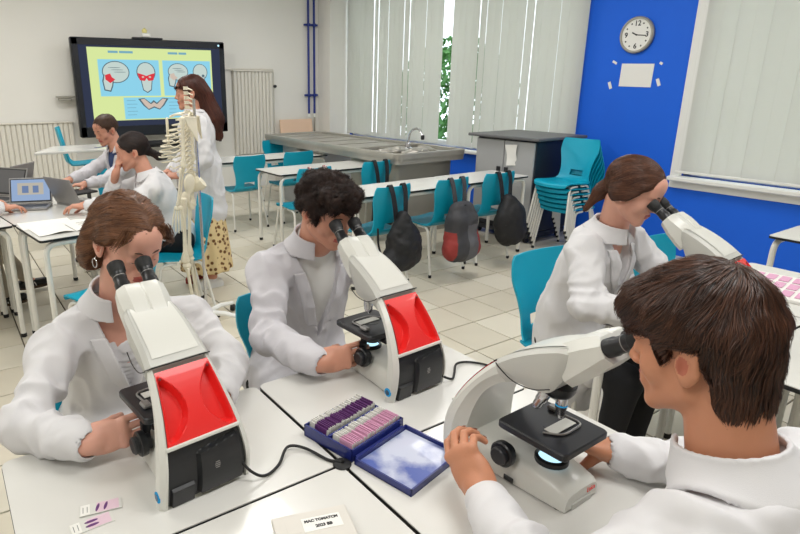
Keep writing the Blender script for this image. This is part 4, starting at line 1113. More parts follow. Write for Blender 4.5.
    for k in range(4):
        an = k * PI / 2 + PI / 2; rad = (u * math.cos(an) + w_ * math.sin(an)); 
        if w_.y < 0: rad = (u * math.cos(an) - w_ * math.sin(an))
        ax = (na + rad * .33).normalized(); ln = (.060, .046, .038, .052)[k] * .9; o = no + na * .014 + rad * .023
        b = MB(); b.lathe([(.0115, 0), (.0125, .004), (.0125, ln * .55), (.0105, ln * .62), (.0105, ln * .82), (.006, ln)], axis=ax, o=o, seg=16); ob = b.obj('objective', M['chrome'] if k != 2 else M['silver'], np_)
        if k in (0, 2):
            b = MB(); b.lathe([(.0127, ln * .40), (.0128, ln * .46)], axis=ax, o=o, seg=16, cap=False); b.obj('colour_band', M['red'] if k else M['led_ring'], t)
    return t
mic1 = make_microscope('microscope on the front left desk, used by the girl with the earring', (.375, 1.046, .75), .09, -.08)
mic2 = make_microscope('microscope used by the curly-haired boy, middle of the picture', (1.042, 1.116, .75), .05, -.16)
mic3 = make_microscope('microscope seen from its side, used by the boy in the right foreground', (1.005, .868, .75), PI + .03, .0)
mic4 = make_microscope('far microscope used by the girl in front of the blue wall', (2.225, .748, .75), .06, .0)
text_mesh('Leica', .0145, 'lettering', M['red'], mic3, frame((-.030, .2945, .027), (-1, 0, 0), (0, -.15, 1)), ext=.0003, shear=.3)
for p_ in (mic1, mic2, mic4): pass

def cable(label, pts, r=.0035):
    b = MB(); b.tube(smooth_path(pts, 8), r, 8); return tag(b.obj('power_cable', M['rubber']), label, 'cable')
cable('black cable from the front left microscope to the gap between the desks', [(.452, 1.045, .80), (.470, 1.020, .775), (.500, 1.015, .757), (.545, 1.035, .756), (.590, 1.075, .762), (.625, 1.055, .758), (.650, .990, .754), (.668, .962, .756), (.672, .958, .735), (.672, .958, .45)])
cable('black cable from the middle microscope running towards the red-backed one at right', [(1.112, 1.125, .80), (1.135, 1.115, .775), (1.170, 1.110, .757), (1.205, 1.135, .756), (1.25, 1.17, .759), (1.300, 1.16, .755), (1.330, 1.11, .754), (1.338, 1.10, .73), (1.338, 1.10, .40)])
cable('black cable on the desk edge below the pink tray at right', [(2.31, .735, .80), (2.36, .72, .765), (2.44, .74, .756), (2.56, .80, .758), (2.68, .86, .758), (2.72, .93, .756)], .004)
cable('black cable hanging from the right hand desk by the boy collar', [(2.02, .68, .756), (1.99, .70, .758), (1.965, .715, .74), (1.962, .72, .55), (1.965, .73, .25)], .004)

# pale boxy microscope base at the right edge
t = thing('microscope_lamp_box', 'pale beige equipment box cut off by the right edge of the photo', 'equipment', (2.36, .42, .75), .1)
b = MB(); b.box((0, 0, .08), (.20, .24, .145), bev=.012); b.obj('housing', M['mic_white'], t)
b = MB(); b.box((0, 0, .004), (.16, .2, .010)); b.obj('base_pad', M['rubber'], t)
b = MB(); b.box((0, .02, .20), (.07, .10, .11), bev=.015); b.obj('upright', M['mic_white'], t)

# pink tray
t = thing('slide_tray', 'white tray of pink stained slides on the desk at the right', 'tray', (2.93, .93, .75), .15)
b = MB(); b.prism(rrect(.36, .27, .02), 0, .016, bev=.003); b.obj('tray_base', M['paper'], t)
for i in range(3):
    for j in range(5):
        c = MB(); c.box((-.11 + i * .11, -.10 + j * .05, .0185), (.085, .036, .0022)); c.obj('slide', M['pink'], t, smooth=False)
# phone on the far desk
b = MB(); b.box((0, 0, .004), (.075, .15, .009), bev=.003); tag(b.obj('mobile_phone', M['silver'], loc=(2.01, 1.09, .75), rot=(0, 0, 1.2)), 'silver phone by the hand of the girl at the far microscope', 'phone')

# ------------------------------------------------------------------ slide box, open
hA = Vector((.695, .950, .75)); hB = Vector((.884, .992, .75)); hx = (hB - hA).normalized(); ang = math.atan2(hx.y, hx.x)
t = thing('slide_storage_box', 'open dark blue slide box with its lid folded back towards the camera', 'box', (hA + hB) / 2, ang)
w, d, h = .196, .160, .032
def open_box(name, y0, y1, hh, inner, z0=0):
    b = MB(); yc = (y0 + y1) / 2; dd = abs(y1 - y0); e = .004
    b.box((0, yc, z0 + .002), (w, dd, .004)); 
    for sx in (-1, 1): b.box((sx * (w / 2 - e / 2), yc, z0 + hh / 2), (e, dd, hh))
    for yy in (y0, y1): b.box((0, yy + (e / 2 if yy < yc else -e / 2), z0 + hh / 2), (w, e, hh))
    return b.obj(name, inner, t, smooth=False)
open_box('tray', .004, .004 + d, h, M['boxblue']); open_box('lid', -.004 - d * 1.02, -.004, .017, M['boxblue'])
def lid_reflection_mat():
    m, tt, p = nt('index_sheet'); tc = tt.nodes.new('ShaderNodeTexCoord'); n = tt.nodes.new('ShaderNodeTexNoise'); n.inputs['Scale'].default_value = 9; n.inputs['Detail'].default_value = 5
    r = tt.nodes.new('ShaderNodeValToRGB'); r.color_ramp.elements[0].color = srgb(72, 92, 168); r.color_ramp.elements[0].position = .40; r.color_ramp.elements[1].color = srgb(196, 202, 222); r.color_ramp.elements[1].position = .56  # pale and blue blotches paint a bluish reflection into the lid sheet
    tt.links.new(tc.outputs['Object'], n.inputs['Vector']); tt.links.new(n.outputs['Fac'], r.inputs['Fac']); tt.links.new(r.outputs['Color'], p.inputs['Base Color']); p.inputs['Roughness'].default_value = .35; p.inputs['Coat Weight'].default_value = .25; return m
b = MB(); b.box((0, -.004 - d * .51, .0055), (w - .012, d - .008, .003)); b.obj('index_sheet', lid_reflection_mat(), t, smooth=False)
b = MB(); b.tube([(-w / 2 + .01, 0, .012), (w / 2 - .01, 0, .012)], .004, 8); b.obj('hinge', M['boxblue'], t)
b = MB(); b.box((0, .004 + d / 2, h / 2 + .003), (w - .01, .006, h - .004)); b.obj('divider', M['boxblue'], t, smooth=False)
T4 = Matrix.Translation((hA + hB) / 2) @ Matrix.Rotation(ang, 4, 'Z')
sm_ = {}
for row, (yc, m, lab) in enumerate(((.004 + d * .25, 'pink', 'glass slide with pink stain, filed upright in the near row of the blue box'), (.004 + d * .76, 'purple', 'glass slide with purple stain, filed upright in the far row of the blue box'))):
    c = MB(); c.box((0, .0, .021), (.0013, .066, .036), mi=0); c.box((0, -.010 if row == 0 else -.006, .0325), (.0017, .040, .0145), mi=1); c.box((0, .024, .033), (.0018, .016, .0145), mi=2)
    me = c.mesh('glass_slide', [M['glass_slide'], M[m], M['paper']], smooth=False)
    for k in range(28):
        o = bpy.data.objects.new('glass_slide', me); COL.objects.link(o)
        o.matrix_world = T4 @ Matrix.Translation((-w / 2 + .011 + k * (w - .022) / 27, yc, .0 + random.uniform(-.002, .003))) @ Matrix.Rotation(random.uniform(-.05, .05) + .1, 4, 'Y')
        tag(o, lab, 'glass slide', 'glass slides filed in the %s row of the blue box' % ('near' if row == 0 else 'far'))
# white labelled box
t = thing('cardboard_box', 'small pale flat box with a handwritten label at the bottom edge', 'box', (.496, .803, .75), math.radians(-17))
b = MB(); b.box((0, -.022, .011), (.146, .130, .022), bev=.0015); b.obj('box_body', M['card'], t, smooth=False)
b = MB(); b.box((0, -.022, .0185), (.152, .136, .012), bev=.0015); b.obj('lid', M['card'], t, smooth=False)
b = MB(); b.box((.018, .008, .0249), (.078, .036, .0006)); b.obj('label_sheet', M['paper'], t, smooth=False)
b = MB(); b.box((-.040, .008, .0247), (.026, .032, .0004)); b.obj('blank_sticker', M['card'], t, smooth=False)
text_mesh('MAC TOMATCM', .0092, 'lettering', M['ink'], t, frame((.018, .0165, .0253), (1, 0, 0), (0, 1, 0)), bold=.0005)
text_mesh('2023 BB', .0100, 'lettering', M['ink'], t, frame((.020, .0005, .0253), (1, 0, 0), (0, 1, 0)), bold=.0005)
# two loose slides
for (x, y, a, lab, st) in ((.142, 1.080, .10, 'loose glass slide nearest the desk corner, two purple stripes side by side', 0), (.168, 1.118, .30, 'loose glass slide partly under the other, two upright purple marks', 1)):
    t = thing('loose_slide', lab, 'glass slide', (x, y, .75 + (.0 if st else .0)), -a + .1)
    b = MB(); b.box((0, 0, .001 + .0015 * st), (.082, .034, .0013)); b.obj('glass', M['glass_slide'], t, smooth=False)
    z = .0019 + .0015 * st
    b = MB(); b.box((-.030, 0, z), (.018, .032, .0004)); b.obj('frosted_end', M['paper'], t, smooth=False)
    b = MB(); b.box((.014, 0, z), (.044, .031, .0003)); b.obj('stain_film', mat('faint_pink', (228, 200, 214), .3), t, smooth=False)
    for k in (-1, 1):
        b = MB()
        if st == 0: b.prism([(.0 + .013 * math.cos(q), k * .006 + .0036 * math.sin(q)) for q in [2 * PI * i / 12 for i in range(12)]], z + .0001, z + .0006)
        else: b.prism([(.002 + k * .008 + .0032 * math.cos(q) + .003 * math.sin(q), .012 * math.sin(q)) for q in [2 * PI * i / 12 for i in range(12)]], z + .0001, z + .0006)
        b.obj('stain', M['purple'], t, smooth=False)
        b = MB(); b.box((-.030 + k * .004, 0, z + .0004), (.0012, .018, .0003)); b.obj('pencil_mark', M['cab_top'], t, smooth=False)

# ------------------------------------------------------------------ laptops and papers
def laptop(label, loc, rz, open_deg, screen=False):
    t = thing('laptop', label, 'laptop', loc, rz)
    b = MB(); b.box((0, 0, .009), (.33, .225, .016), bev=.003); b.obj('base', M['silver'], t)
    b = MB(); b.box((0, .025, .0178), (.28, .10, .0012)); b.obj('keyboard', M['black_soft'], t, smooth=False)
    b = MB(); b.box((0, -.070, .0176), (.10, .06, .001)); b.obj('touchpad', M['cab_top'], t, smooth=False)
    a = math.radians(open_deg - 90); R = Matrix.Rotation(-a, 4, 'X'); T_ = Matrix.Translation((0, .112, .018)) @ R
    b = MB(); b.T = T_; b.box((0, 0, .110), (.33, .008, .22), bev=.003); l = b.obj('lid', M['silver'], t)
    b = MB(); b.T = T_; b.box((0, -.0045, .112), (.315, .002, .198)); b.obj('bezel', M['black'], l, smooth=False)
    if screen:
        for nm, c_, d_, m in (('display', (0, -.006, .114), (.295, .001, .178), dim('laptop_blue', (150, 172, 205))), ('display', (0, -.007, .125), (.20, .001, .10), dim('laptop_page', (186, 180, 168))), ('display', (-.04, -.008, .12), (.05, .001, .06), dim('laptop_fig', (110, 130, 168))), ('display', (.04, -.008, .12), (.045, .001, .06), dim('laptop_fig', (110, 130, 168)))):
            b = MB(); b.T = T_; b.box(c_, d_); b.obj(nm, m, l, smooth=False)
    else:
        b = MB(); b.T = T_; b.box((0, -.006, .114), (.295, .001, .178)); b.obj('display', M['cab_top'], l, smooth=False)
    return t
laptop('open laptop with a lit blue screen at the left edge', (.475, 4.56, .75), -.35, 112, True).scale = (.86, .86, .86)
laptop('grey laptop seen from behind, in front of the dark ponytail girl', (.83, 4.52, .75), PI / 2 + .40, 112).scale = (.95, .95, .95)
laptop('grey laptop standing open behind the blue-screen laptop', (.30, 5.0, .75), -.9, 112)
laptop('farthest grey laptop, its lid just showing above the others', (.42, 5.35, .75), PI + .9, 105)
t = thing('laptop_sleeve', 'black flat case lying by the hoodie boy hands', 'case', (.86, 4.98, .75), .4)
b = MB(); b.box((0, 0, .009), (.30, .20, .016), bev=.006); b.obj('case_body', M['bag_black'], t)
for k, (x, y, a, lab) in enumerate(((.60, 3.80, .12, 'open booklet of white pages on the desk behind the earring girl'), (.50, 3.98, .05, 'white sheet of paper just beyond the open booklet'))):
    t = thing('open_booklet' if not k else 'paper_sheet', lab, 'paper', (x, y, .75), a)
    if not k:
        for sx in (-1, 1):
            b = MB(); b.loft([[(sx * (.004 + .2 * u), -.14 + .28 * v, .004 + .012 * math.sin(PI * min(1, u * 1.3)) * (1 - u * .4)) for u in np.linspace(0, 1, 8)] for v in (0, 1)], cap=False, closed=False); b.obj('page', M['paper'], t)
        b = MB()
        for j in range(3): b.box((.11, -.08 + .05 * j, .0175), (.12, .006, .0005))
        b.obj('printed_line', M['cab_top'], t, smooth=False)
    else:
        b = MB(); b.box((0, 0, .001), (.297, .21, .0012)); b.obj('page', M['paper'], t, smooth=False)

# ================================================================== PEOPLE
def unit(v): v = V3(*v); return v / np.linalg.norm(v)

def hand_prims(W, D, N, thumb, curl=(.5, .5, .5, .5), spread=.05, sc=1.0, th_in=.5, pip=1.2, thumb_curl=.3, th_x=1.0):
    """W wrist, D towards the knuckles, N palm normal (fingers curl towards it), thumb: +1/-1 side of D x N"""
    D = unit(D); N = V3(*N); N = unit(N - D * (N @ D)); X = np.cross(D, N) * thumb; W = V3(*W)
    P = lambda x, y, n: W + sc * (X * x + D * y + N * n)
    R = np.stack([X, D, N], 1)
    pr = [Cap(P(0, -.018, 0), P(.0, .018, 0), .0245 * sc, .027 * sc, k=.012), Ell(P(.003, .052, .0), (.037 * sc, .048 * sc, .0145 * sc), R, k=.014), Ell(P(.024, .032, .009), (.016 * sc, .032 * sc, .014 * sc), R, k=.010), Ell(P(-.024, .038, .006), (.013 * sc, .036 * sc, .013 * sc), R, k=.010),
          Cap(P(-.026, .082, -.001), P(.028, .088, -.001), .0105 * sc, k=.010)]
    nails = []
    for i, (x, y, L, r) in enumerate(((.029, .086, .074, .0088), (.010, .091, .082, .0091), (-.010, .087, .076, .0087), (-.027, .079, .060, .0077))):
        a = curl[i]; sp = (1.5 - i) * spread; p = P(x, y, 0); ang = 0
        for s, f in enumerate((.45, .30, .25)):
            ang += (a, a * pip, a * .7)[s]
            d = D * math.cos(ang) * math.cos(sp) + N * math.sin(ang) + X * math.sin(sp) * math.cos(ang)
            q = p + d * L * f * sc; pr.append(Cap(p, q, r * (.97, .92, .87)[s] * sc, r * (.93, .88, .78)[s] * sc, k=.0022))
            if s == 2: nails.append((p * .35 + q * .65, d, -N * math.cos(ang) + D * math.sin(ang), X, r * sc))
            p = q
    a = thumb_curl; p = P(.022, .016, .010); d = unit(X * .80 * th_x + D * .72 + N * (.25 + th_in * .5)); q = p + d * .038 * sc; pr.append(Cap(p, q, .0135 * sc, .0118 * sc, k=.010)); p = q
    d = unit(X * (.45 - a * .6) * th_x + D * .9 + N * (.15 + th_in)); q = p + d * .032 * sc; pr.append(Cap(p, q, .0112 * sc, .0102 * sc, k=.005)); p = q
    d = unit(X * (.25 - a) * th_x + D * .9 + N * (.1 + th_in)); q = p + d * .026 * sc; pr.append(Cap(p, q, .0102 * sc, .0085 * sc, k=.005))
    nn = unit(np.cross(d, np.cross(-N, d))); nails.append((p * .35 + q * .65, d, nn, unit(np.cross(d, nn)), .0098 * sc))
    return pr, nails

def head_prims(H, R, s=1.0, jaw=1.0, female=False, eyes_closed=False):
    P = lambda x, y, z: H + R @ (V3(x, y, z) * s)
    E = lambda c, r, k=.012: Ell(P(*c), V3(*r) * s, R, k=k)
    C = lambda a, b, ra, rb=None, k=.01: Cap(P(*a), P(*b), ra * s, (rb if rb is not None else ra) * s, k=k)
    j = jaw
    pr = [E((0, -.014, .036), (.074, .094, .084)), E((0, .022, .020), (.064, .070, .066), .02), E((0, .026, -.036), (.056, .058, .068), .02),
          C((-.047 * j, .006, -.058), (-.012, .068, -.096), .019, .017, .022), C((.047 * j, .006, -.058), (.012, .068, -.096), .019, .017, .022), E((0, .073, -.098), (.017, .014, .014), .012),
          E((-.036, .052, -.028), (.026, .026, .026), .018), E((.036, .052, -.028), (.026, .026, .026), .018),
          C((-.036, .079, .021), (.036, .079, .021), .0085, None, .016), E((0, .066, .052), (.050, .026, .034), .02),
          C((0, .082, .018), (0, .101, -.024), .0088, .0098, .014), E((0, .1035, -.029), (.0108, .0098, .0088), .008), E((-.0118, .095, -.032), (.0075, .009, .0068), .005), E((.0118, .095, -.032), (.0075, .009, .0068), .005),
          Sub(Ell(P(-.032, .099, .000), V3(.017, .016, .011) * s, R), .010), Sub(Ell(P(.032, .099, .000), V3(.017, .016, .011) * s, R), .010),
          E((0, .080, -.060), (.028, .012, .022), .014),
          C((-.019, .086, -.0575), (0, .0935, -.0560), .0035, .0052, .004), C((.019, .086, -.0575), (0, .0935, -.0560), .0035, .0052, .004), C((-.016, .085, -.0655), (.016, .085, -.0655), .0052, None, .004), C((-.010, .0895, -.0665), (.010, .0895, -.0665), .0052, None, .004),
          Sub(Cap(P(-.022, .092, -.0612), P(.022, .092, -.0612), .0016 * s), .003)]
    for sx in (-1, 1):
        pr += [Ell(P(sx * .0315, .0768, -.0005), V3(.0145, .0136, .0125) * s, R, k=.004)]
        Re = R @ Rz(sx * .10) @ Rx(.15)
        pr += [Ell(P(sx * .0785, -.010, -.006), V3(.0100, .0195, .0325) * s, Re, k=.003), Ell(P(sx * .0765, -.004, -.030), V3(.006, .009, .012) * s, Re, k=.005),
               Sub(Ell(P(sx * .0915, -.004, -.005), V3(.0110, .0115, .0195) * s, Re), .002), Cap(P(sx * .0865, -.024, .014), P(sx * .0850, -.022, -.018), .0036 * s, k=.003), Cap(P(sx * .0865, -.024, .014), P(sx * .0840, .000, .023), .0034 * s, k=.003), Cap(P(sx * .079, .006, -.010), P(sx * .079, .004, .002), .0036 * s, k=.003)]
    return pr

def person(c):
    org = V3(*c.get('origin', (c['chest'][0], c['chest'][1], 0)))
    t = thing('person', c['label'], 'person', tuple(org))
    H = V3(*c['head']); hy, hp, hr = c['head_rot']; Rh = Rz(hy) @ Rx(-hp) @ Ry(hr); hs = c.get('hs', 1.0)
    CH = V3(*c['chest']); ty, tp, tr = c['torso_rot']; Rt = Rz(ty) @ Rx(-tp) @ Ry(tr); ts = c.get('ts', 1.0)
    T = lambda x, y, z: CH + Rt @ (V3(x, y, z) * ts)
    NB = V3(*c['neck']) if 'neck' in c else T(0, -.01, .20)
    sh = [V3(*c['sh'][0]), V3(*c['sh'][1])] if 'sh' in c else [T(-.165, -.005, .125), T(.165, -.005, .125)]
    skin = c['skin']; h = c.get('h', .005); hf = c.get('hf', .0031)
    # ---- one continuous body
    body = head_prims(H, Rh, hs, c.get('jaw', 1.0), c.get('female', False))
    nr = .050 if c.get('female') else .056
    body += [Cap(H + Rh @ (V3(0, -.026, -.055) * hs), NB + Rt @ V3(0, .005, -.02), nr * .96 * hs, nr * 1.08, k=.018), Cap(H + Rh @ (V3(0, -.045, -.04) * hs), NB + Rt @ V3(0, -.008, -.02), nr * .74, nr * .9, k=.02),
             Cap(T(-.10, -.01, .125), T(.10, -.01, .125), .050, k=.06), Ell(T(0, 0, .02), V3(.125, .088, .15) * ts, Rt, k=.05), Ell(T(0, 0, -.19), V3(.11, .082, .16) * ts, Rt, k=.05)]
    hips = [V3(*p) for p in c['hips']]; knees = [V3(*p) for p in c['knees']]; ank = [V3(*p) for p in c['ankles']]
    pel = (hips[0] + hips[1]) / 2
    body += [Cap(T(0, 0, -.22), pel, .09, .095, k=.05)]
    for i in (0, 1): body += [Cap(pel, hips[i], .08, .075, k=.03), Cap(hips[i], knees[i], .060, .045, k=.02), Cap(knees[i], ank[i], .045, .032, k=.02), Cap(ank[i], ank[i] + unit(c.get('toe', (0, 1, 0))) * .10 + V3(0, 0, -.04), .030, .018, k=.02)]
    nails = []
    for i in (0, 1):
        e = V3(*c['elbow'][i]); w = V3(*c['wrist'][i]); body += [Cap(sh[i], e, .038, .034, k=.02), Cap(e, w, .032, .0255, k=.015)]
        hp_ = c['hands'][i]; p_, n_ = hand_prims(w + unit(w - e) * 0.0, *hp_[:3], **hp_[3]); body += p_; nails += n_
    v, q = mesh_sdf(body, hf)
    lv = ((v - H) @ Rh) / hs; cen = lv[q].mean(1)
    lipm = (np.abs(cen[:, 0]) < .0235) & (cen[:, 1] > .078) & (np.abs(cen[:, 2] + .0615) < .0105 - 7 * cen[:, 0] ** 2)
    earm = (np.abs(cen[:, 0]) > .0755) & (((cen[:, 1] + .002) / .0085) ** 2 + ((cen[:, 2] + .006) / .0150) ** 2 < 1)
    np_obj('body', v, q, [M[skin], M['lip'], M['ear_red_shade']], t, org, midx=np.where(earm, 2, lipm.astype(int)))
    # nails
    if c.get('nails', True):
        b = MB()
        for pos, d, n, x, r in nails:
            x = np.cross(d, n); o = pos + n * r * .80; rings = []
            for s, ww, hh in ((-.55, .5, .05), (-.3, .72, .2), (.4, .72, .2), (.75, .5, .02)):
                rings.append([tuple(o + d * s * r * 1.0 + x * u * ww * r + n * (hh * r * (1 - u * u) + .02 * r) - org) for u in (-1, -.5, 0, .5, 1)])
            b.loft(rings, cap=False, closed=False)
        b.obj('fingernails', mat('nail', (226, 176, 156), .3) if 'nail' not in bpy.data.materials else bpy.data.materials['nail'], t)['kind'] = 'stuff'
    # eyes and brows
    if c.get('face', True):
        for sx in (-1, 1):
            ec = H + Rh @ (V3(sx * .0315, .0768, -.002) * hs) - org; f = Rh @ V3(0, 1, -.45)
            b = MB(); b.lathe([(0, -.0118), (.006, -.0101), (.0102, -.006), (.0118, 0), (.0102, .006), (.006, .0101), (0, .0118)], o=ec, seg=14, axis=f); eo = b.obj('eyeball', M['eye_white'], t)
            b = MB(); b.lathe([(.0056, .0106), (.003, .0118), (0, .0121)], o=ec, seg=12, axis=f); b.obj('iris', M['eye_dark'], eo)
            b = MB(); P_ = [H + Rh @ (V3(sx * x, y, z) * hs) - org for x, y, z in ((.012, .0940, .0205), (.024, .0935, .0255), (.036, .0870, .0255), (.048, .0735, .019))]
            b.tube(smooth_path(P_, 4), [.0012, .0018, .0024, .0028, .0030, .0030, .0028, .0026, .0024, .0020, .0014, .001, .0006][:13], 6, flat=.6) if len(smooth_path(P_, 4)) == 13 else b.tube(smooth_path(P_, 4), .002, 6)
            b.obj('eyebrow', M[c['hair_m']], t)
    # ---- coat
    if c.get('coat', True):
        cm = M[c.get('coat_m', 'coat')]; g = c.get('fat', 0.0)
        tor = [Ell(T(0, .0, .03), (V3(.168, .118, .165) + g) * ts, Rt, k=.06), Ell(T(0, .0, -.17), (V3(.160, .118, .19) + g) * ts, Rt, k=.08), Cap(T(-.06, -.015, .135), sh[0] + V3(0, 0, .0), .062, .056, k=.05), Cap(T(.06, -.015, .135), sh[1], .062, .056, k=.05), Cap(pel + V3(0, 0, .02), T(0, 0, -.25), .15 + g, .13 + g, k=.06)]
        arms = []
        for i in (0, 1):
            e = V3(*c['elbow'][i]); w = V3(*c['wrist'][i]); wc = w - unit(w - e) * c.get('cuff', .012)
            sd_d = unit(e - sh[i]); arms += [Cap(sh[i], e, .060 + g * .4, .050 + g * .3, k=.03), Cap(e, wc, .051 + g * .3, .0415, k=.022)]
            arms += [Sub(Cap(wc + unit(w - e) * .012, w + unit(w - e) * .10, .0300, k=.002), .002)]
        tails = []
        if c.get('tails'):
            for a_, b_, ra, rb in c['tails']: tails.append(Cap(a_, b_, ra, rb, k=.06))
        pr = tor + tails + arms
        zv = c.get('vneck', -.02); wmax = c.get('vw', .072)
        Cb = sd
        els = [V3(*e) for e in c['elbow']]; wrs = [V3(*e) for e in c['wrist']]; fa = c.get('fold', 1.0); fs = c.get('seed', 1)
        def wedge(p):
            l = ((p - CH) @ Rt) / ts; wd = np.abs(l[:, 0]) - wmax * np.clip((l[:, 2] - zv) / (.20 - zv), -1, 1.3)
            return np.maximum(wd, -l[:, 1] + .015) * ts, l
        def folds(p):
            """draped cloth: soft folds, tighter round the elbows and across the back"""
            a = 0
            for i in (0, 1):
                for A, B_ in ((sh[i], els[i]), (els[i], wrs[i])):
                    ab = B_ - A; L = np.linalg.norm(ab); u = ab / L; s = (p - A) @ u; r = np.linalg.norm(p - A - s[:, None] * u, axis=1); near = np.exp(-(np.maximum(r - .05, 0) / .03) ** 2) * np.clip(1.2 - np.abs(s / L - .5) * 1.6, 0, 1)
                    dj = np.exp(-(np.linalg.norm(p - els[i], axis=1) / .10) ** 2)
                    ph = s * (70 + 20 * i) + 5.0 * noise3(p * 8 + i * 7, fs) + 2.2 * noise3(p * 19, fs + 2)
                    a = a + near * (.0028 + .0095 * dj) * (1 - np.abs(np.sin(ph * .5)) * 2 + .35)
            wp = p + .03 * noise3(p * 6, fs + 1)[:, None]; n1 = noise3(wp * V3(9, 9, 6) + 4 * fs, fs); n2 = noise3(wp * V3(21, 21, 11) + fs, fs + 5)
            rid = np.clip(1 - np.abs(n1) * 2.2, -.4, 1) * .0105 + np.clip(1 - np.abs(n2) * 2.4, -.5, 1) * .0060
            tw_ = np.minimum(np.linalg.norm(p - wrs[0], axis=1), np.linalg.norm(p - wrs[1], axis=1)); return (a + rid) * fa * np.clip((tw_ - .025) / .06, 0, 1)
        def post(p, d):
            nearm = np.abs(d) < .03
            if nearm.any():
                pp = p[nearm]; dd = d[nearm] - folds(pp)
                wg, l = wedge(pp); cut = np.maximum(wg, -(dd + .060)); dd = np.maximum(dd, -cut)
                nk = np.linalg.norm(np.cross(pp - NB, unit(H - NB)), axis=1) - .058; ab = (pp - NB) @ unit(H - NB); dd = np.maximum(dd, -np.maximum(nk, -.0 - ab - .03))
                d = d.copy(); d[nearm] = dd
            return d
        v, q = mesh_sdf(pr, h, post=post); np_obj('lab_coat', v, q, cm, t, org)
        # lapels and collar as their own thin cloth
        NU = unit(H - NB); NU = unit(NU * .35 + (Rt @ V3(0, -.15, 1)) * .65)
        base = tor + arms[:1] + arms[3:4]
        stand = base + [Cap(NB - NU * .05, NB + NU * .004, .086, .072, k=.04)]
        def lap(p):
            d0 = sd(base, p) - folds(p); wg, l = wedge(p); lw = c.get('lapel', .042) * np.clip((l[:, 2] - zv) / .08, .1, 1)
            a = np.maximum(np.abs(d0 - .0045) - .0038, np.maximum(np.maximum(np.maximum(-wg - .0015, wg - lw), np.maximum(zv - l[:, 2], l[:, 2] - .150) * ts), .045 - l[:, 1]))
            d1 = sd(stand, p); ax = (p - NB) @ NU; rr = np.linalg.norm(p - NB - ax[:, None] * NU, axis=1)
            low = -.050 - .02 * np.clip(-l[:, 1] / .08, 0, 1)
            cc = np.maximum(np.abs(d1 - .0045) - .0042, np.maximum(np.maximum(ax - .012, low - ax), -(np.abs(l[:, 0]) - .030 - .55 * np.clip(.02 + l[:, 1] * .0, 0, 1)) - 1e9 * (l[:, 1] < .02)))
            hole = .060 - rr; cc = np.maximum(np.maximum(cc, hole), rr - .112)
            return np.minimum(a, cc)
        ctr = T(0, .0, .13); v, q = mesh_sdf(None, .0036 if h < .007 else .0045, fn=lap, bbox=(ctr - .22, ctr + .22))
        if len(q): np_obj('collar', v, q, cm, t, org)
        if c.get('buttons'):
            for z in c['buttons']:
                # sit on the coat front
                p = T(.008, .30, z); f = Rt @ V3(0, -1, 0)
                for _ in range(60):
                    dd = (sd(pr, p[None]) - folds(p[None]))[0]; p = p + f * max(dd * .7, .0004)
                    if dd < .001: break
                b = MB(); b.lathe([(.0065, 0), (.0065, .002), (.004, .0026)], axis=-f, o=p - org, seg=12); b.obj('button', M['paper'], t)
        if c.get('pocket'):
            x0, z0 = c['pocket']
            def pk_(p):
                d0 = sd(pr, p) - folds(p); l = ((p - CH) @ Rt) / ts
                return np.maximum(np.abs(d0 - .003) - .0022, np.maximum(np.maximum(np.abs(l[:, 0] - x0) - .045, np.abs(l[:, 2] - z0) - .055), -l[:, 1]))
            cc = T(x0, .1, z0); v, q = mesh_sdf(None, .0045, fn=pk_, bbox=(cc - .12, cc + .12))
            if len(q): np_obj('pocket', v, q, cm, t, org)
    if c.get('shirt'):
        sp = [Ell(T(0, .002, .03), V3(.156, .104, .152) * ts, Rt, k=.06), Ell(T(0, 0, -.17), V3(.145, .100, .18) * ts, Rt, k=.06), Cap(T(-.07, -.01, .135), T(.07, -.01, .135), .056, k=.05), Cap(NB - (H - NB) * .28, NB + (H - NB) * (.0 if c['shirt'] != 'hood' else .16), .072, .058, k=.03)]
        def spost(p, d):
            ab = (p - NB) @ unit(H - NB); nk = np.linalg.norm(p - NB - ab[:, None] * unit(H - NB), axis=1) - .064; l = (p - CH) @ Rt
            return np.maximum(d, -np.maximum(nk, -ab - .01 - .0))
        v, q = mesh_sdf(sp, .006, post=spost); np_obj('shirt', v, q, M[c.get('shirt_m', 'shirt')], t, org)
    # ---- trousers / skirt / shoes
    if c.get('lower', True):
        pr = [Cap(hips[0], hips[1], .115, k=.05), Cap(pel, pel + V3(0, 0, .08), .125, k=.05)]
        for i in (0, 1): pr += [Cap(hips[i], knees[i], .088, .064, k=.04), Cap(knees[i], ank[i] + V3(0, 0, .01), .062, .046, k=.03)]
        v, q = mesh_sdf(pr, .012, post=lambda p, d: d - .004 * noise3(p * 12, 3)); np_obj('trousers', v, q, M[c.get('lower_m', 'trouser_black')], t, org)
        for i in (0, 1):
            to = unit(c.get('toe', (0, 1, 0))); a = ank[i] + V3(0, 0, -.035)
            pr = [Cap(a - to * .04, a + to * .13, .036, .030, k=.02), Cap(a + V3(0, 0, .03), a, .038, k=.02)]
            fn = lambda p, pr=pr, a=a: np.maximum(sd(pr, p), a[2] - .035 - p[:, 2] + .0)
            v, q = mesh_sdf(None, .007, fn=fn, bbox=(a - .2, a + .2)); s_ = np_obj('shoe', v, q, M[c.get('shoe_m', 'black')], t, org)
            b = MB(); X = np.cross(to, V3(0, 0, 1)); ol = [tuple(a + to * (.05 + .105 * math.cos(k_)) + X * .036 * math.sin(k_) * (1 + .15 * math.cos(k_)) - org)[:2] for k_ in [2 * PI * k / 20 for k in range(20)]]
            b.prism(ol, a[2] - .042, a[2] - .022); b.obj('sole', M[c.get('sole_m', 'tube_white')], s_)
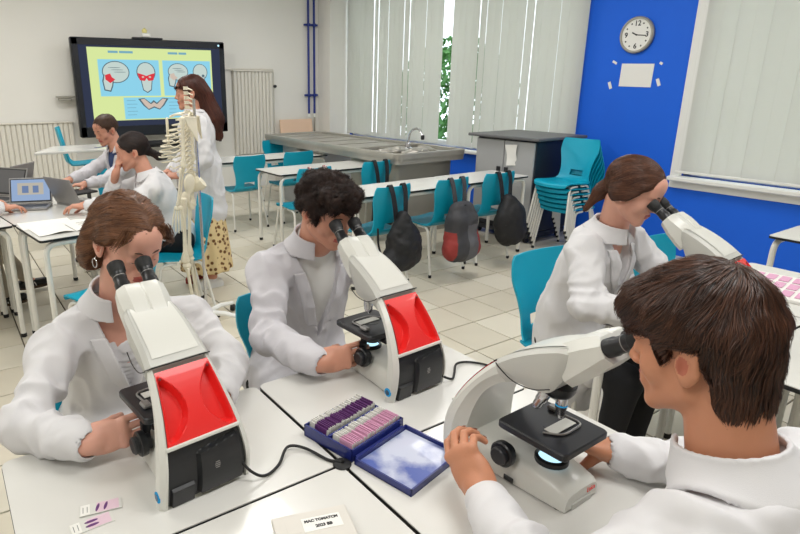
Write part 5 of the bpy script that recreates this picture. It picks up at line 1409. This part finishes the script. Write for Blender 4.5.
            if c.get('stripes'):
                b = MB()
                for k in range(3):
                    for sx in (-1, 1): p = a + to * (.02 + .022 * k) + X * sx * .0365 - org; MBX = 1; b.tube([p + V3(0, 0, -.018), p + to * -.012 + V3(0, 0, .012) - X * sx * .004], .004, 5)
                b.obj('stripe', M['paper'], s_)['kind'] = 'stuff'
    # ---- hair
    hair = c.get('hair')
    if hair: hair(t, H, Rh, hs, org, c)
    return t, H, Rh, org

def hair_cap(c0, r, line, extra=(), cut_face=True, noise=0.0, ns=18, wide=None):
    """head-local hair volume; line = [(y, zmin)...] hairline height as a function of y"""
    ly = [a for a, b_ in line]; lz = [b_ for a, b_ in line]; base = [Ell(c0, r)] + list(extra)
    def f(p):
        d = sd(base, p)
        if noise: d = d - noise * noise3(p * ns, 5) - noise * .5 * noise3(p * ns * 2.2, 6)
        zmin = np.interp(p[:, 1], ly, lz); if_ = (zmin - p[:, 2]) * .75
        return np.maximum(d, if_)
    return f

def make_hair(name, t, H, R, s, org, m, shell, dirf, n, nseg, step, lift, wid, h=.005, bbox=.17, seed=1, wob=0, clump=0.15, gravity=0, rootf=None, extra_strands=()):
    L = lambda p: ((p - H) @ R) / s
    fn = lambda p: shell(L(p)) * s
    zlo = V3(bbox, bbox, bbox) if not hasattr(bbox, '__len__') else V3(*bbox)
    v, q = mesh_sdf(None, h, fn=fn, bbox=(H - zlo * 1.1, H + zlo * 1.1))
    tint = np.clip(.30 + .18 * noise3(L(v) * 40, seed), 0, 1); o = np_obj(name, v, q, m, t, org, attr=tint)
    rg = np.random.default_rng(seed)
    lv = L(v); ok = np.ones(len(lv), bool) if rootf is None else rootf(lv)
    idx = np.where(ok)[0]; ch = rg.choice(idx, min(n, 100000), replace=True); roots = lv[ch] + rg.normal(size=(len(ch), 3)) * .0015
    V, Q, TT = strands(roots, dirf, shell, nseg, step, lift, wid, wob=wob, seed=seed, clump=clump, gravity=gravity)
    vs, qs, ts_ = [V], [Q], [TT]; off = len(V)
    for (rr, df, ns_, st, li, wi, gr) in extra_strands:
        V2, Q2, T2 = strands(rr, df, shell, ns_, st, li, wi, wob=wob, seed=seed + 3, clump=clump, gravity=gr); vs.append(V2); qs.append(Q2 + off); ts_.append(T2); off += len(V2)
    V = np.concatenate(vs); Q = np.concatenate(qs); TT = np.concatenate(ts_)
    np_obj('hair_strands', H + (V * s) @ R.T, Q, m, t, org, attr=TT)['kind'] = 'stuff'
    return o

QF = 1.0   # strand count factor
def unitv(d): return d / np.maximum(np.linalg.norm(d, axis=1), 1e-9)[:, None]

# ---- hair styles (head-local: x right, y face, z up)
def hair_p8(t, H, R, s, org, c):
    sh = hair_cap((0, -.004, .044), (.092, .103, .099), [(-.14, -.125), (-.08, -.125), (-.055, -.105), (-.034, -.060), (-.026, .026), (.014, .030), (.022, -.004), (.034, .002), (.045, .034), (.075, .040), (.13, .036)], extra=[Ell((0, .062, .070), (.072, .048, .040), k=.03), Ell((0, -.060, .01), (.072, .040, .080), k=.03), Ell((0, -.050, -.060), (.060, .040, .075), k=.03)], noise=.0045, ns=26)
    W = V3(.018, -.062, .14)
    def df(p):
        d = p - W; d = d * V3(1, 1.25, .9); d[:, 2] -= .03; return unitv(d)
    make_hair('hair', t, H, R, s, org, M['hair_p8'], sh, df, int(9500 * QF), 8, .0068, .0075, .0009, h=.0045, seed=8, clump=.50)
def hair_p6(t, H, R, s, org, c):
    sh = hair_cap((0, -.014, .035), (.094, .114, .087), [(-.14, -.070), (-.07, -.065), (-.035, -.040), (-.022, .015), (.012, .02), (.02, -.030), (.034, -.025), (.044, .035), (.075, .046), (.13, .046)], extra=[Ell((.01, .060, .085), (.075, .050, .042), k=.03)], noise=.013, ns=32)
    df = lambda p: unitv(np.stack([noise3(p * 70 + 3, 1), noise3(p * 70 + 8, 2), noise3(p * 70 + 15, 3)], 1) + (p - V3(0, -.03, .1)) * 3)
    make_hair('hair', t, H, R, s, org, M['hair_p6'], sh, df, int(8000 * QF), 8, .0045, .011, .0009, h=.0048, seed=6, wob=1.6, clump=.9)
def hair_p5(t, H, R, s, org, c):
    sh = hair_cap((0, -.020, .036), (.088, .112, .088), [(-.16, -.135), (-.085, -.13), (-.045, -.11), (-.030, -.05), (-.020, .012), (.014, .020), (.03, .022), (.045, .044), (.07, .062), (.13, .072)], extra=[Ell((-.055, -.070, -.055), (.042, .045, .072), k=.03), Ell((.055, -.070, -.055), (.042, .045, .072), k=.03), Ell((0, -.10, -.02), (.06, .04, .07), k=.03), Cap((-.066, .050, .050), (-.079, .020, .0), .014, .009, k=.02)], noise=.006, ns=26)
    def df(p):
        d = np.stack([np.sign(p[:, 0] + .006) * .8, -.75 + 0 * p[:, 0], -.55 - 2.5 * np.clip(.06 - p[:, 2], 0, 1)], 1); return unitv(d)
    def lock(sx, n):
        r = np.random.default_rng(5 + sx); rr = np.stack([sx * r.uniform(.025, .07, n), r.uniform(.055, .08, n), r.uniform(.055, .09, n)], 1); return rr
    dl = lambda p: unitv(np.stack([np.sign(p[:, 0]) * (.8 - 1.0 * (p[:, 2] < .03)), .10 + 0 * p[:, 0], -.9 + 0 * p[:, 0]], 1))
    make_hair('hair', t, H, R, s, org, M['hair_p5'], sh, df, int(8500 * QF), 9, .0085, .007, .0009, h=.0048, bbox=.19, seed=5, clump=.30, extra_strands=[(lock(-1, 260), dl, 10, .0090, .006, .0009, .2), (lock(1, 60), dl, 8, .0085, .006, .0009, .2)])
def hair_p7(t, H, R, s, org, c):
    sh = hair_cap((0, -.018, .038), (.089, .106, .089), [(-.20, -.21), (-.085, -.20), (-.06, -.10), (-.035, -.055), (-.018, -.040), (.014, -.025), (.03, .000), (.045, .030), (.07, .054), (.13, .064)], extra=[Ell((-.060, -.010, -.012), (.034, .060, .046), k=.02), Ell((.060, -.010, -.012), (.034, .060, .046), k=.02), Ell((0, -.100, -.050), (.034, .028, .036), k=.03), Cap((0, -.110, -.07), (.02, -.115, -.145), .020, .009, k=.03), Cap((-.068, .040, .04), (-.077, .008, -.01), .014, .010, k=.02), Cap((.068, .040, .04), (.077, .008, -.01), .014, .010, k=.02)])
    tie = V3(0, -.105, -.05)
    df = lambda p: unitv(np.where((p[:, 2] < -.06)[:, None], V3(.1, -.1, -1)[None], unitv(tie - p) + V3(0, 0, -.05)))
    make_hair('hair', t, H, R, s, org, M['hair_p7'], sh, df, int(5000 * QF), 8, .008, .003, .0010, h=.005, bbox=.2, seed=7, clump=.12)
def hair_p2(t, H, R, s, org, c):
    sh = hair_cap((0, -.018, .040), (.086, .108, .092), [(-.24, -.24), (-.085, -.20), (-.06, -.08), (-.035, -.045), (-.018, .010), (.014, .016), (.03, .006), (.045, .030), (.07, .054), (.13, .064)], extra=[Cap((0, -.115, -.03), (0, -.165, -.075), .026, .024, k=.03), Cap((0, -.165, -.075), (.0, -.20, -.09), .022, .014, k=.02)], noise=.003)
    tie = V3(0, -.115, -.03)
    df = lambda p: unitv(np.where((p[:, 1] < -.11)[:, None], V3(0, -1, -.5)[None], unitv(tie - p)))
    make_hair('hair', t, H, R, s, org, M['hair_p2'], sh, df, int(1500 * QF), 7, .010, .004, .0016, h=.008, bbox=.22, seed=2, clump=.2)
def hair_p3(t, H, R, s, org, c):
    sh = hair_cap((0, -.018, .040), (.088, .110, .094), [(-.24, -.42), (-.085, -.40), (-.03, -.38), (-.018, -.20), (.014, .0), (.03, .006), (.045, .030), (.07, .054), (.13, .064)], extra=[Cap((0, -.10, -.02), (0, -.155, -.20), .068, .072, k=.04), Cap((0, -.155, -.20), (0, -.175, -.32), .066, .035, k=.04)], noise=.004)
    df = lambda p: unitv((p - V3(0, 0, .12)) * V3(1, 1, .5) + V3(0, -.04, -.12) - V3(0, 0, .25) * (p[:, 2:3] < 0))
    make_hair('hair', t, H, R, s, org, M['hair_p3'], sh, df, int(2200 * QF), 9, .016, .004, .0018, h=.008, bbox=(.2, .25, .4), seed=3, clump=.2)
def hair_p1(t, H, R, s, org, c):
    sh = hair_cap((0, -.014, .038), (.083, .106, .090), [(-.14, -.055), (-.055, -.050), (-.03, -.035), (-.018, .010), (.014, .012), (.022, -.01), (.034, .0), (.045, .040), (.075, .056), (.13, .060)], noise=.003)
    df = lambda p: unitv(p - V3(0, -.06, .14))
    make_hair('hair', t, H, R, s, org, M['hair_p1'], sh, df, int(1500 * QF), 5, .006, .006, .0014, h=.007, seed=1, clump=.4)

PIN = dict(curl=(.22, .28, .36, .45), th_in=1.0, thumb_curl=.30, pip=1.15, th_x=.0, spread=.02)
# girl with the earring, front left
t5, H5, R5, o5 = person(dict(label='young woman with chestnut hair and a round earring, bent over the front left microscope', head=(.388, 1.553, 1.196), head_rot=(PI + .22, .40, -.06), hs=.98, skin='skin_a', female=True, hair_m='hair_p5', hair=hair_p5,
    chest=(.375, 1.735, .800), torso_rot=(PI + .02, .30, .0), neck=(.375, 1.665, 1.030), sh=((.565, 1.665, .900), (.185, 1.655, .885)),
    elbow=((.612, 1.470, .815), (.075, 1.455, .800)), wrist=((.520, 1.300, .815), (.178, 1.275, .812)),
    hands=(((-.55, -.8, .1), (-.6, .1, -.5), 1, dict(PIN)), ((.95, -.22, .12), (.15, .95, -.30), 1, dict(PIN))),
    hips=((.47, 1.80, .50), (.29, 1.80, .50)), knees=((.50, 1.42, .49), (.26, 1.42, .49)), ankles=((.52, 1.45, .09), (.24, 1.45, .09)), toe=(0, -1, 0), lower_m='trouser_blue',
    vneck=-.060, vw=.082, seed=5, tails=[((.47, 1.8, .52), (.49, 1.50, .50), .12, .10), ((.29, 1.8, .52), (.27, 1.50, .50), .12, .10)], buttons=(-.08, -.17), coat_m='coat', pocket=(-.085, .0)))
b = MB(); E0 = H5 + R5 @ (V3(.082, -.004, -.055) * 1.03) - o5
b.tube([E0 + R5 @ V3(0, .012 * math.cos(a), .012 * math.sin(a)) for a in [2 * PI * k / 24 for k in range(25)]], .0016, 6); b.tube([E0 + R5 @ V3(0, 0, .012), E0 + R5 @ V3(0, 0, .022)], .0008, 5); b.obj('earring', M['chrome'], t5)
b = MB(); E1 = E0 - R5 @ V3(.164 * 1.03, 0, 0)
b.tube([E1 + R5 @ V3(0, .012 * math.cos(a), .012 * math.sin(a)) for a in [2 * PI * k / 24 for k in range(25)]], .0016, 6); b.obj('earring', M['chrome'], t5)

# curly-haired boy, middle
person(dict(label='young man with dark curly hair and a white tee, looking into the middle microscope', head=(1.050, 1.600, 1.195), head_rot=(PI + .12, .38, .04), hs=.99, skin='skin_b', hair_m='hair_p6', hair=hair_p6, jaw=1.05,
    chest=(1.065, 1.770, .858), torso_rot=(PI - .03, .26, .02), neck=(1.060, 1.685, 1.090), sh=((1.255, 1.735, .965), (.885, 1.720, .975)),
    elbow=((1.330, 1.560, .820), (.800, 1.560, .815)), wrist=((1.205, 1.330, .800), (.840, 1.320, .812)),
    hands=(((-.05, -1, -.28), (.0, .1, -1), -1, dict(curl=(.25, .25, .28, .32), th_in=.2)), ((.93, -.30, .10), (.2, .93, -.3), 1, dict(PIN))),
    hips=((1.14, 1.86, .50), (.96, 1.86, .50)), knees=((1.17, 1.45, .50), (.93, 1.45, .50)), ankles=((1.17, 1.48, .09), (.93, 1.48, .09)), toe=(0, -1, 0),
    vneck=-.13, vw=.085, seed=2, shirt='tee', coat_m='coat2', tails=[((1.14, 1.86, .52), (1.16, 1.55, .50), .12, .10), ((.96, 1.86, .52), (.94, 1.55, .50), .12, .10)]))

# boy in the right foreground
person(dict(label='young man with thick dark brown hair and his left ear showing, nearest the camera', head=(.976, .392, 1.192), head_rot=(.10, .20, .0), hs=1.01, skin='skin_c', hair_m='hair_p8', hair=hair_p8, hf=.0031,
    chest=(1.000, .225, .835), torso_rot=(.0, .38, .0), neck=(.968, .322, 1.050), sh=((.832, .295, .955), (1.190, .270, .960)),
    elbow=((.705, .425, .805), (1.290, .440, .805)), wrist=((.792, .645, .818), (1.165, .600, .805)),
    hands=(((.06, .78, .62), (.93, .15, -.25), 1, dict(curl=(.55, .60, .68, .78), th_in=.7, thumb_curl=.3, pip=1.2, spread=.015, sc=1.10)), ((-.60, .78, .10), (-.55, .1, -.75), -1, dict(PIN))),
    hips=((.94, .02, .50), (1.12, .02, .50)), knees=((.90, .43, .50), (1.16, .43, .50)), ankles=((.90, .40, .09), (1.16, .40, .09)), toe=(0, 1, 0),
    vneck=-.02, vw=.060, lapel=.010, seed=11, fat=.012, tails=[((.94, .02, .52), (.92, .3, .50), .12, .10), ((1.12, .02, .52), (1.14, .3, .5), .12, .10)], h=.0048))

# girl by the blue wall
yw = PI + .22
person(dict(label='young woman with tied-back brown hair at the far microscope by the blue wall', head=(2.190, 1.212, 1.205), head_rot=(yw, .40, .0), hs=1.0, skin='skin_a', female=True, hair_m='hair_p7', hair=hair_p7,
    chest=(2.225, 1.365, .845), torso_rot=(PI + .05, .26, .0), neck=(2.215, 1.285, 1.060), sh=((2.385, 1.315, .955), (2.065, 1.305, .960)),
    elbow=((2.46, 1.17, .815), (1.925, 1.175, .805)), wrist=((2.37, .970, .812), (2.035, .985, .805)),
    hands=(((-.55, -.8, .1), (-.6, .1, -.5), 1, dict(PIN)), ((.80, -.50, .12), (.55, .25, -.75), 1, dict(PIN))),
    hips=((2.36, 1.45, .50), (2.20, 1.45, .50)), knees=((2.28, 1.08, .49), (2.09, 1.08, .49)), ankles=((2.28, 1.12, .09), (2.09, 1.12, .09)), toe=(0, -1, 0),
    vneck=-.06, vw=.07, seed=7, h=.0065, hf=.0045, tails=[((2.19, 1.42, .52), (2.13, 1.25, .48), .11, .09), ((2.36, 1.42, .52), (2.30, 1.25, .48), .11, .09), ((2.24, 1.42, .5), (2.20, 1.40, .32), .13, .14)], buttons=(-.12,), pocket=(.08, -.28)))
t = thing('stool', 'round black stool under the girl at the far microscope', 'stool', (2.27, 1.45, 0))
b = MB(); b.lathe([(.0, .36), (.15, .36), (.16, .375), (.15, .39), (0, .39)], seg=24); b.obj('seat', M['black_soft'], t)
b = MB(); b.lathe([(.02, .02), (.02, .36)]); b.lathe([(.2, 0), (.2, .015), (.02, .03)], seg=24); b.obj('pedestal', M['chrome'], t)

# people at the laptops
person(dict(label='boy with short brown hair and a blue hoodie, seated left of the screen', head=(1.272, 5.50, 1.195), head_rot=(2.00, .30, .0), hs=1.05, skin='skin_b', hair_m='hair_p1', hair=hair_p1, nails=False,
    chest=(1.385, 5.47, .860), torso_rot=(1.85, .18, .0), neck=(1.345, 5.48, 1.06), sh=((1.35, 5.64, .97), (1.41, 5.30, .96)),
    elbow=((1.12, 5.62, .82), (1.20, 5.18, .82)), wrist=((.92, 5.42, .80), (.98, 5.10, .80)),
    hands=(((-.9, -.3, 0), (0, 0, -1), -1, dict(curl=(.4, .4, .4, .5))), ((-1, .1, 0), (0, 0, -1), 1, dict(curl=(.4, .4, .4, .5)))),
    hips=((1.47, 5.60, .5), (1.49, 5.42, .5)), knees=((1.05, 5.55, .5), (1.07, 5.32, .5)), ankles=((1.05, 5.55, .09), (1.07, 5.32, .09)), toe=(-1, -.2, 0), lower_m='trouser_blue',
    vneck=-.10, vw=.10, shirt='hood', shirt_m='navy', seed=3, h=.009, hf=.006, coat_m='coat2'))
# his hood
v, q = mesh_sdf([Cap((1.42, 5.60, 1.05), (1.50, 5.42, 1.03), .055, k=.04), Cap((1.50, 5.42, 1.03), (1.42, 5.33, 1.02), .045, k=.04)], .01, post=lambda p, d: d + .01 * noise3(p * 16, 2)); np_obj('hood', v, q, M['navy'], [o for o in bpy.data.objects if o.name.startswith('person') and 'hoodie' in o.get('label', '')][0], (1.385, 5.47, 0))
person(dict(label='young woman with dark ponytail, cheek resting on her hand, seated at the laptops', head=(1.130, 4.20, 1.135), head_rot=(1.42, .22, .0), hs=1.02, skin='skin_b', female=True, hair_m='hair_p2', hair=hair_p2, nails=False,
    chest=(1.270, 4.14, .800), torso_rot=(1.40, .25, .0), neck=(1.200, 4.155, 1.00), sh=((1.19, 3.98, .90), (1.25, 4.32, .91)),
    elbow=((.97, 3.99, .80), (1.00, 4.38, .80)), wrist=((.78, 4.13, .81), (1.01, 4.22, .985)),
    hands=(((-.9, .3, 0), (0, 0, -1), -1, dict(curl=(.4, .4, .4, .5))), ((.25, -.2, 1), (.9, 0, -.2), 1, dict(curl=(.5, .5, .5, .6)))),
    hips=((1.36, 4.04, .5), (1.36, 4.22, .5)), knees=((.96, 4.06, .5), (.96, 4.28, .5)), ankles=((1.0, 4.06, .09), (1.0, 4.28, .09)), toe=(-1, 0, 0),
    vneck=.02, vw=.06, seed=4, h=.008, hf=.0055, fat=.01, lower_m='trouser_black', tails=[((1.36, 4.13, .5), (1.30, 4.13, .50), .15, .15)]))
person(dict(label='person cut off by the left edge, white sleeve, beige trousers and striped sneakers showing', head=(-.16, 4.60, 1.20), head_rot=(-1.4, .3, 0), skin='skin_b', hair_m='hair_p1', hair=hair_p1, nails=False,
    chest=(-.24, 4.62, .86), torso_rot=(-1.5, .15, 0), sh=((-.22, 4.80, .97), (-.22, 4.44, .97)), elbow=((.02, 4.88, .82), (.05, 4.36, .83)), wrist=((.22, 4.75, .80), (.300, 4.400, .805)),
    hands=(((.9, -.2, 0), (0, 0, -1), -1, dict(curl=(.4, .4, .4, .5))), ((1, .15, -.05), (0, 0, -1), 1, dict(curl=(.35, .35, .4, .5)))),
    hips=((-.22, 4.78, .5), (-.22, 4.60, .5)), knees=((.22, 4.98, .50), (.20, 4.76, .5)), ankles=((.43, 5.02, .10), (.24, 4.70, .10)), toe=(1, .1, 0), lower_m='trouser_beige', shoe_m='black', sole_m='bark', stripes=True, vneck=-.05, seed=9, h=.009, hf=.006, face=True))

# standing woman
sx_, sy_ = 1.70, 4.42
person(dict(label='woman standing by the screen with long auburn hair and a patterned yellow skirt', origin=(sx_, sy_, 0), head=(sx_ - .04, sy_ + .0, 1.520), head_rot=(1.30, .05, .0), hs=1.02, skin='skin_b', female=True, hair_m='hair_p3', hair=hair_p3, nails=False,
    chest=(sx_ + .0, sy_ + .0, 1.190), torso_rot=(1.25, .03, .0), neck=(sx_ - .02, sy_, 1.395), sh=((sx_ - .05, sy_ - .165, 1.31), (sx_ + .05, sy_ + .165, 1.31)),
    elbow=((sx_ - .04, sy_ - .23, 1.05), (sx_ + .02, sy_ + .22, 1.05)), wrist=((sx_ - .20, sy_ - .12, .93), (sx_ - .20, sy_ + .12, .93)),
    hands=(((-.8, .5, .0), (.2, .3, -1), -1, dict(curl=(.5, .5, .5, .6))), ((-.8, -.4, .0), (.2, 0, -1), 1, dict(curl=(.5, .5, .5, .6)))),
    hips=((sx_, sy_ - .09, .86), (sx_, sy_ + .09, .86)), knees=((sx_, sy_ - .09, .48), (sx_, sy_ + .09, .48)), ankles=((sx_ + .02, sy_ - .10, .09), (sx_, sy_ + .09, .09)), toe=(-1, .1, 0), lower=False,
    vneck=.0, vw=.06, seed=13, h=.009, hf=.006, fat=.012, tails=[((sx_, sy_, .95), (sx_ + .02, sy_, .62), .165, .175)]))
tw = [o for o in bpy.data.objects if o.name.startswith('person') and 'auburn' in o.get('label', '')][0]
def skirt_fn(p):
    l = p - V3(sx_ + .01, sy_, 0); a = np.arctan2(l[:, 1], l[:, 0]); r = np.hypot(l[:, 0], l[:, 1]); z = l[:, 2]
    R0 = .155 + (.66 - z) * .10 + .010 * np.sin(a * 11) * np.clip((.75 - z) * 3, 0, 1)
    return np.maximum(np.maximum(r - R0, z - .80), .13 - z) * .9
v, q = mesh_sdf(None, .010, fn=skirt_fn, bbox=((sx_ - .3, sy_ - .3, .1), (sx_ + .3, sy_ + .3, .85))); np_obj('skirt', v, q, M['skirt'], tw, (sx_, sy_, 0))
for dy in (-.10, .09):
    b = MB(); b.loft([[(.0 + x * k + .0 - .02, dy + y * k, z) for x, y in rrect(.25, .085, .04)] for z, k in ((.0, 1), (.03, 1.0), (.06, .85), (.075, .5))]); so = b.obj('shoe', M['bag_red'] if dy > 0 else M['shirt'], tw)

# ================================================================== SKELETON ON ITS WHEELED STAND
t = thing('anatomical_skeleton', 'headless life-size skeleton model hanging on a white wheeled stand', 'skeleton', (1.315, 3.66, 0), .0)
fwd = V3(math.cos(math.radians(150)), math.sin(math.radians(150)), 0); sid = V3(-fwd[1], fwd[0], 0); upv = V3(0, 0, 1)    # faces left in the photo
def K(s, f, z): return sid * s + fwd * f + upv * z
def bone(name, a, b_, r0, r1, rm, parent=t):
    a, b_ = V3(*a), V3(*b_); L = np.linalg.norm(b_ - a); b = MB(); ax = (b_ - a) / L
    b.lathe([(0, -r0 * .5), (r0 * .8, -r0 * .2), (r0, r0 * .4), (rm, L * .16), (rm * .9, L * .5), (rm, L * .84), (r1, L - r1 * .4), (r1 * .8, L + r1 * .2), (0, L + r1 * .5)], axis=ax, o=a, seg=10); return b.obj(name, M['bone'], parent)
# spine: neck curve at top
def spine(z):
    return -.05 + .035 * math.sin((z - .9) * 5.2) + (.03 if z > 1.42 else 0) * (z - 1.42) / .15
zs = np.linspace(.94, 1.565, 23)
for i, z in enumerate(zs):
    r = .024 - .010 * i / 22; b = MB(); o = K(0, spine(z), z)
    b.lathe([(0, -.010), (r, -.010), (r * .85, 0), (r, .010), (0, .010)], o=o, seg=12)
    b.tube([o + fwd * -r * .6, o + fwd * -(r + .028) - upv * .012], [.006, .0035], 6)
    b.tube([o - sid * (r + .016), o + sid * (r + .016)], .0042, 6); b.obj('vertebra', M['bone'], t)
for i in range(12):
    z = 1.415 - i * .030; w = .062 + .072 * math.sin(PI * min(1, (i + 1.2) / 9.5) * .62); dp = .055 + .115 * math.sin(PI * min(1, (i + 1) / 10) * .55); sp = spine(z)
    for s in (-1, 1):
        pts = []; end = PI * (.98 if i < 7 else (.93 - (i - 7) * .16))
        for k in range(13):
            a = end * k / 12; pts.append(K(s * w * math.sin(a) ** .8 if 0 < a < PI else 0, sp - .012 + dp * (1 - math.cos(a)) * .55 * (1.0) - .018 * math.sin(a), z - .075 * math.sin(a * .5) ** 1.5 * (1 + i * .03) + .035 * (1 - math.cos(a)) * .5 * (a > 1.6)))
        b = MB(); b.tube(pts, .0068, 6, flat=.7); b.obj('rib', M['bone'], t)
b = MB(); b.box(K(0, spine(1.3) + .115, 1.305), (.036, .012, .17), bev=.005, rot=Matrix.Rotation(math.radians(150 - 90), 3, 'Z')); b.obj('sternum', M['bone'], t)
for s in (-1, 1):
    b = MB(); b.tube(smooth_path([K(s * .01, spine(1.38) + .10, 1.395), K(s * .07, .03, 1.41), K(s * .15, -.03, 1.415)], 5), [.007] * 11, 8); b.obj('clavicle', M['bone'], t)
    b = MB(); q0 = [K(s * .06, -.095, 1.39), K(s * .155, -.04, 1.40), K(s * .145, -.05, 1.36), K(s * .085, -.10, 1.25)]
    b.loft([[tuple(p + fwd * .004) for p in q0], [tuple(p - fwd * .004) for p in q0]]); b.tube([q0[0], q0[1]], .006, 6); b.obj('scapula', M['bone'], t)
    ar = .02 if s < 0 else .0
    bone('humerus', K(s * .165, -.03, 1.395), K(s * .18, -.02, 1.105), .021, .019, .0105)
    bone('radius', K(s * .190, -.005, 1.095), K(s * .195, .03, .87), .012, .012, .0065); bone('ulna', K(s * .172, -.02, 1.105), K(s * .180, .02, .87), .013, .009, .0065)
    b = MB()
    for f in range(5):
        x = (f - 2) * .011; L = (.10, .16, .17, .16, .13)[f]; b.tube([K(s * .188, .025 + x, .862), K(s * .190, .03 + x * 1.5, .79), K(s * .19, .035 + x * 1.7, .862 - L)], [.0045, .0055, .0035], 6)
    b.box(K(s * .188, .026, .853), (.045, .028, .03), bev=.008); b.obj('hand_bones', M['bone'], t)
    # pelvis wing
    pr = [Ell(K(s * .075, -.03, .985), (.055, .018, .065), np.stack([unit(sid * s + fwd * .5), unit(fwd - sid * s * .5), upv], 1), k=.01), Ell(K(s * .085, .0, .905), (.030, .030, .032), k=.02), Cap(K(s * .085, .01, .90), K(s * .015, .055, .885), .012, k=.012), Cap(K(s * .085, -.01, .89), K(s * .055, -.03, .825), .014, k=.012), Cap(K(s * .055, -.03, .825), K(s * .02, .05, .87), .010, k=.01)]
    v, q = mesh_sdf(pr, .006); np_obj('hip_bone', v, q, M['bone'], t)
    kx = .075
    bone('femur', K(s * .115, .005, .895), K(s * kx, .03, .475), .023, .031, .0135)
    b = MB(); b.lathe([(0, 0), (.016, .004), (.016, .012), (0, .018)], axis=fwd, o=K(s * kx, .055, .465), seg=12); b.obj('kneecap', M['bone'], t)
    bone('tibia', K(s * kx, .025, .455), K(s * .07, -.01, .10), .029, .018, .0115); bone('fibula', K(s * (kx + .032), .01, .43), K(s * .092, -.015, .10), .010, .011, .006)
    pr = [Cap(K(s * .07, -.055, .055), K(s * .07, .0, .085), .020, .018, k=.012), Cap(K(s * .07, 0, .08), K(s * .08, .09, .045), .018, .014, k=.012)] + [Cap(K(s * (.062 + f * .010), .08, .045), K(s * (.055 + f * .016), .17 - f * .012, .028), .007, .006, k=.003) for f in range(5)]
    v, q = mesh_sdf(pr, .005); np_obj('foot_bones', v, q, M['bone'], t)
b = MB(); b.lathe([(0, -.05), (.03, -.03), (.05, .02), (.045, .05), (0, .055)], axis=-fwd + upv * .8, o=K(0, -.06, .96), seg=10); b.obj('sacrum', M['bone'], t)
b = MB(); b.tube([K(0, -.075, .06), K(0, -.078, 1.50)], .010, 8); b.obj('stand_pole', M['chrome'], t)
b = MB(); b.lathe([(.035, .03), (.035, .09), (.02, .11)], o=K(0, -.075, 0), seg=16); b.obj('stand_hub', M['white_paint'], t)
for k in range(5):
    a = math.radians(-47 + 72 * k); o = K(0, -.075, 0); e = o + V3(math.cos(a), math.sin(a), 0) * .27
    b = MB(); b.tube([o + upv * .075, o * .5 + e * .5 + upv * .085, e + upv * .062], [.020, .017, .013], 8, flat=1); b.obj('base_arm', M['white_paint'], t)
    b = MB(); ax = V3(-math.sin(a + .5), math.cos(a + .5), 0); b.lathe([(0, -.016), (.022, -.016), (.025, -.008), (.025, .008), (.022, .016), (0, .016)], axis=ax, o=e + upv * .026, seg=16); b.tube([e + upv * .026, e + upv * .062], .008, 6); b.obj('caster', M['rubber'], t)
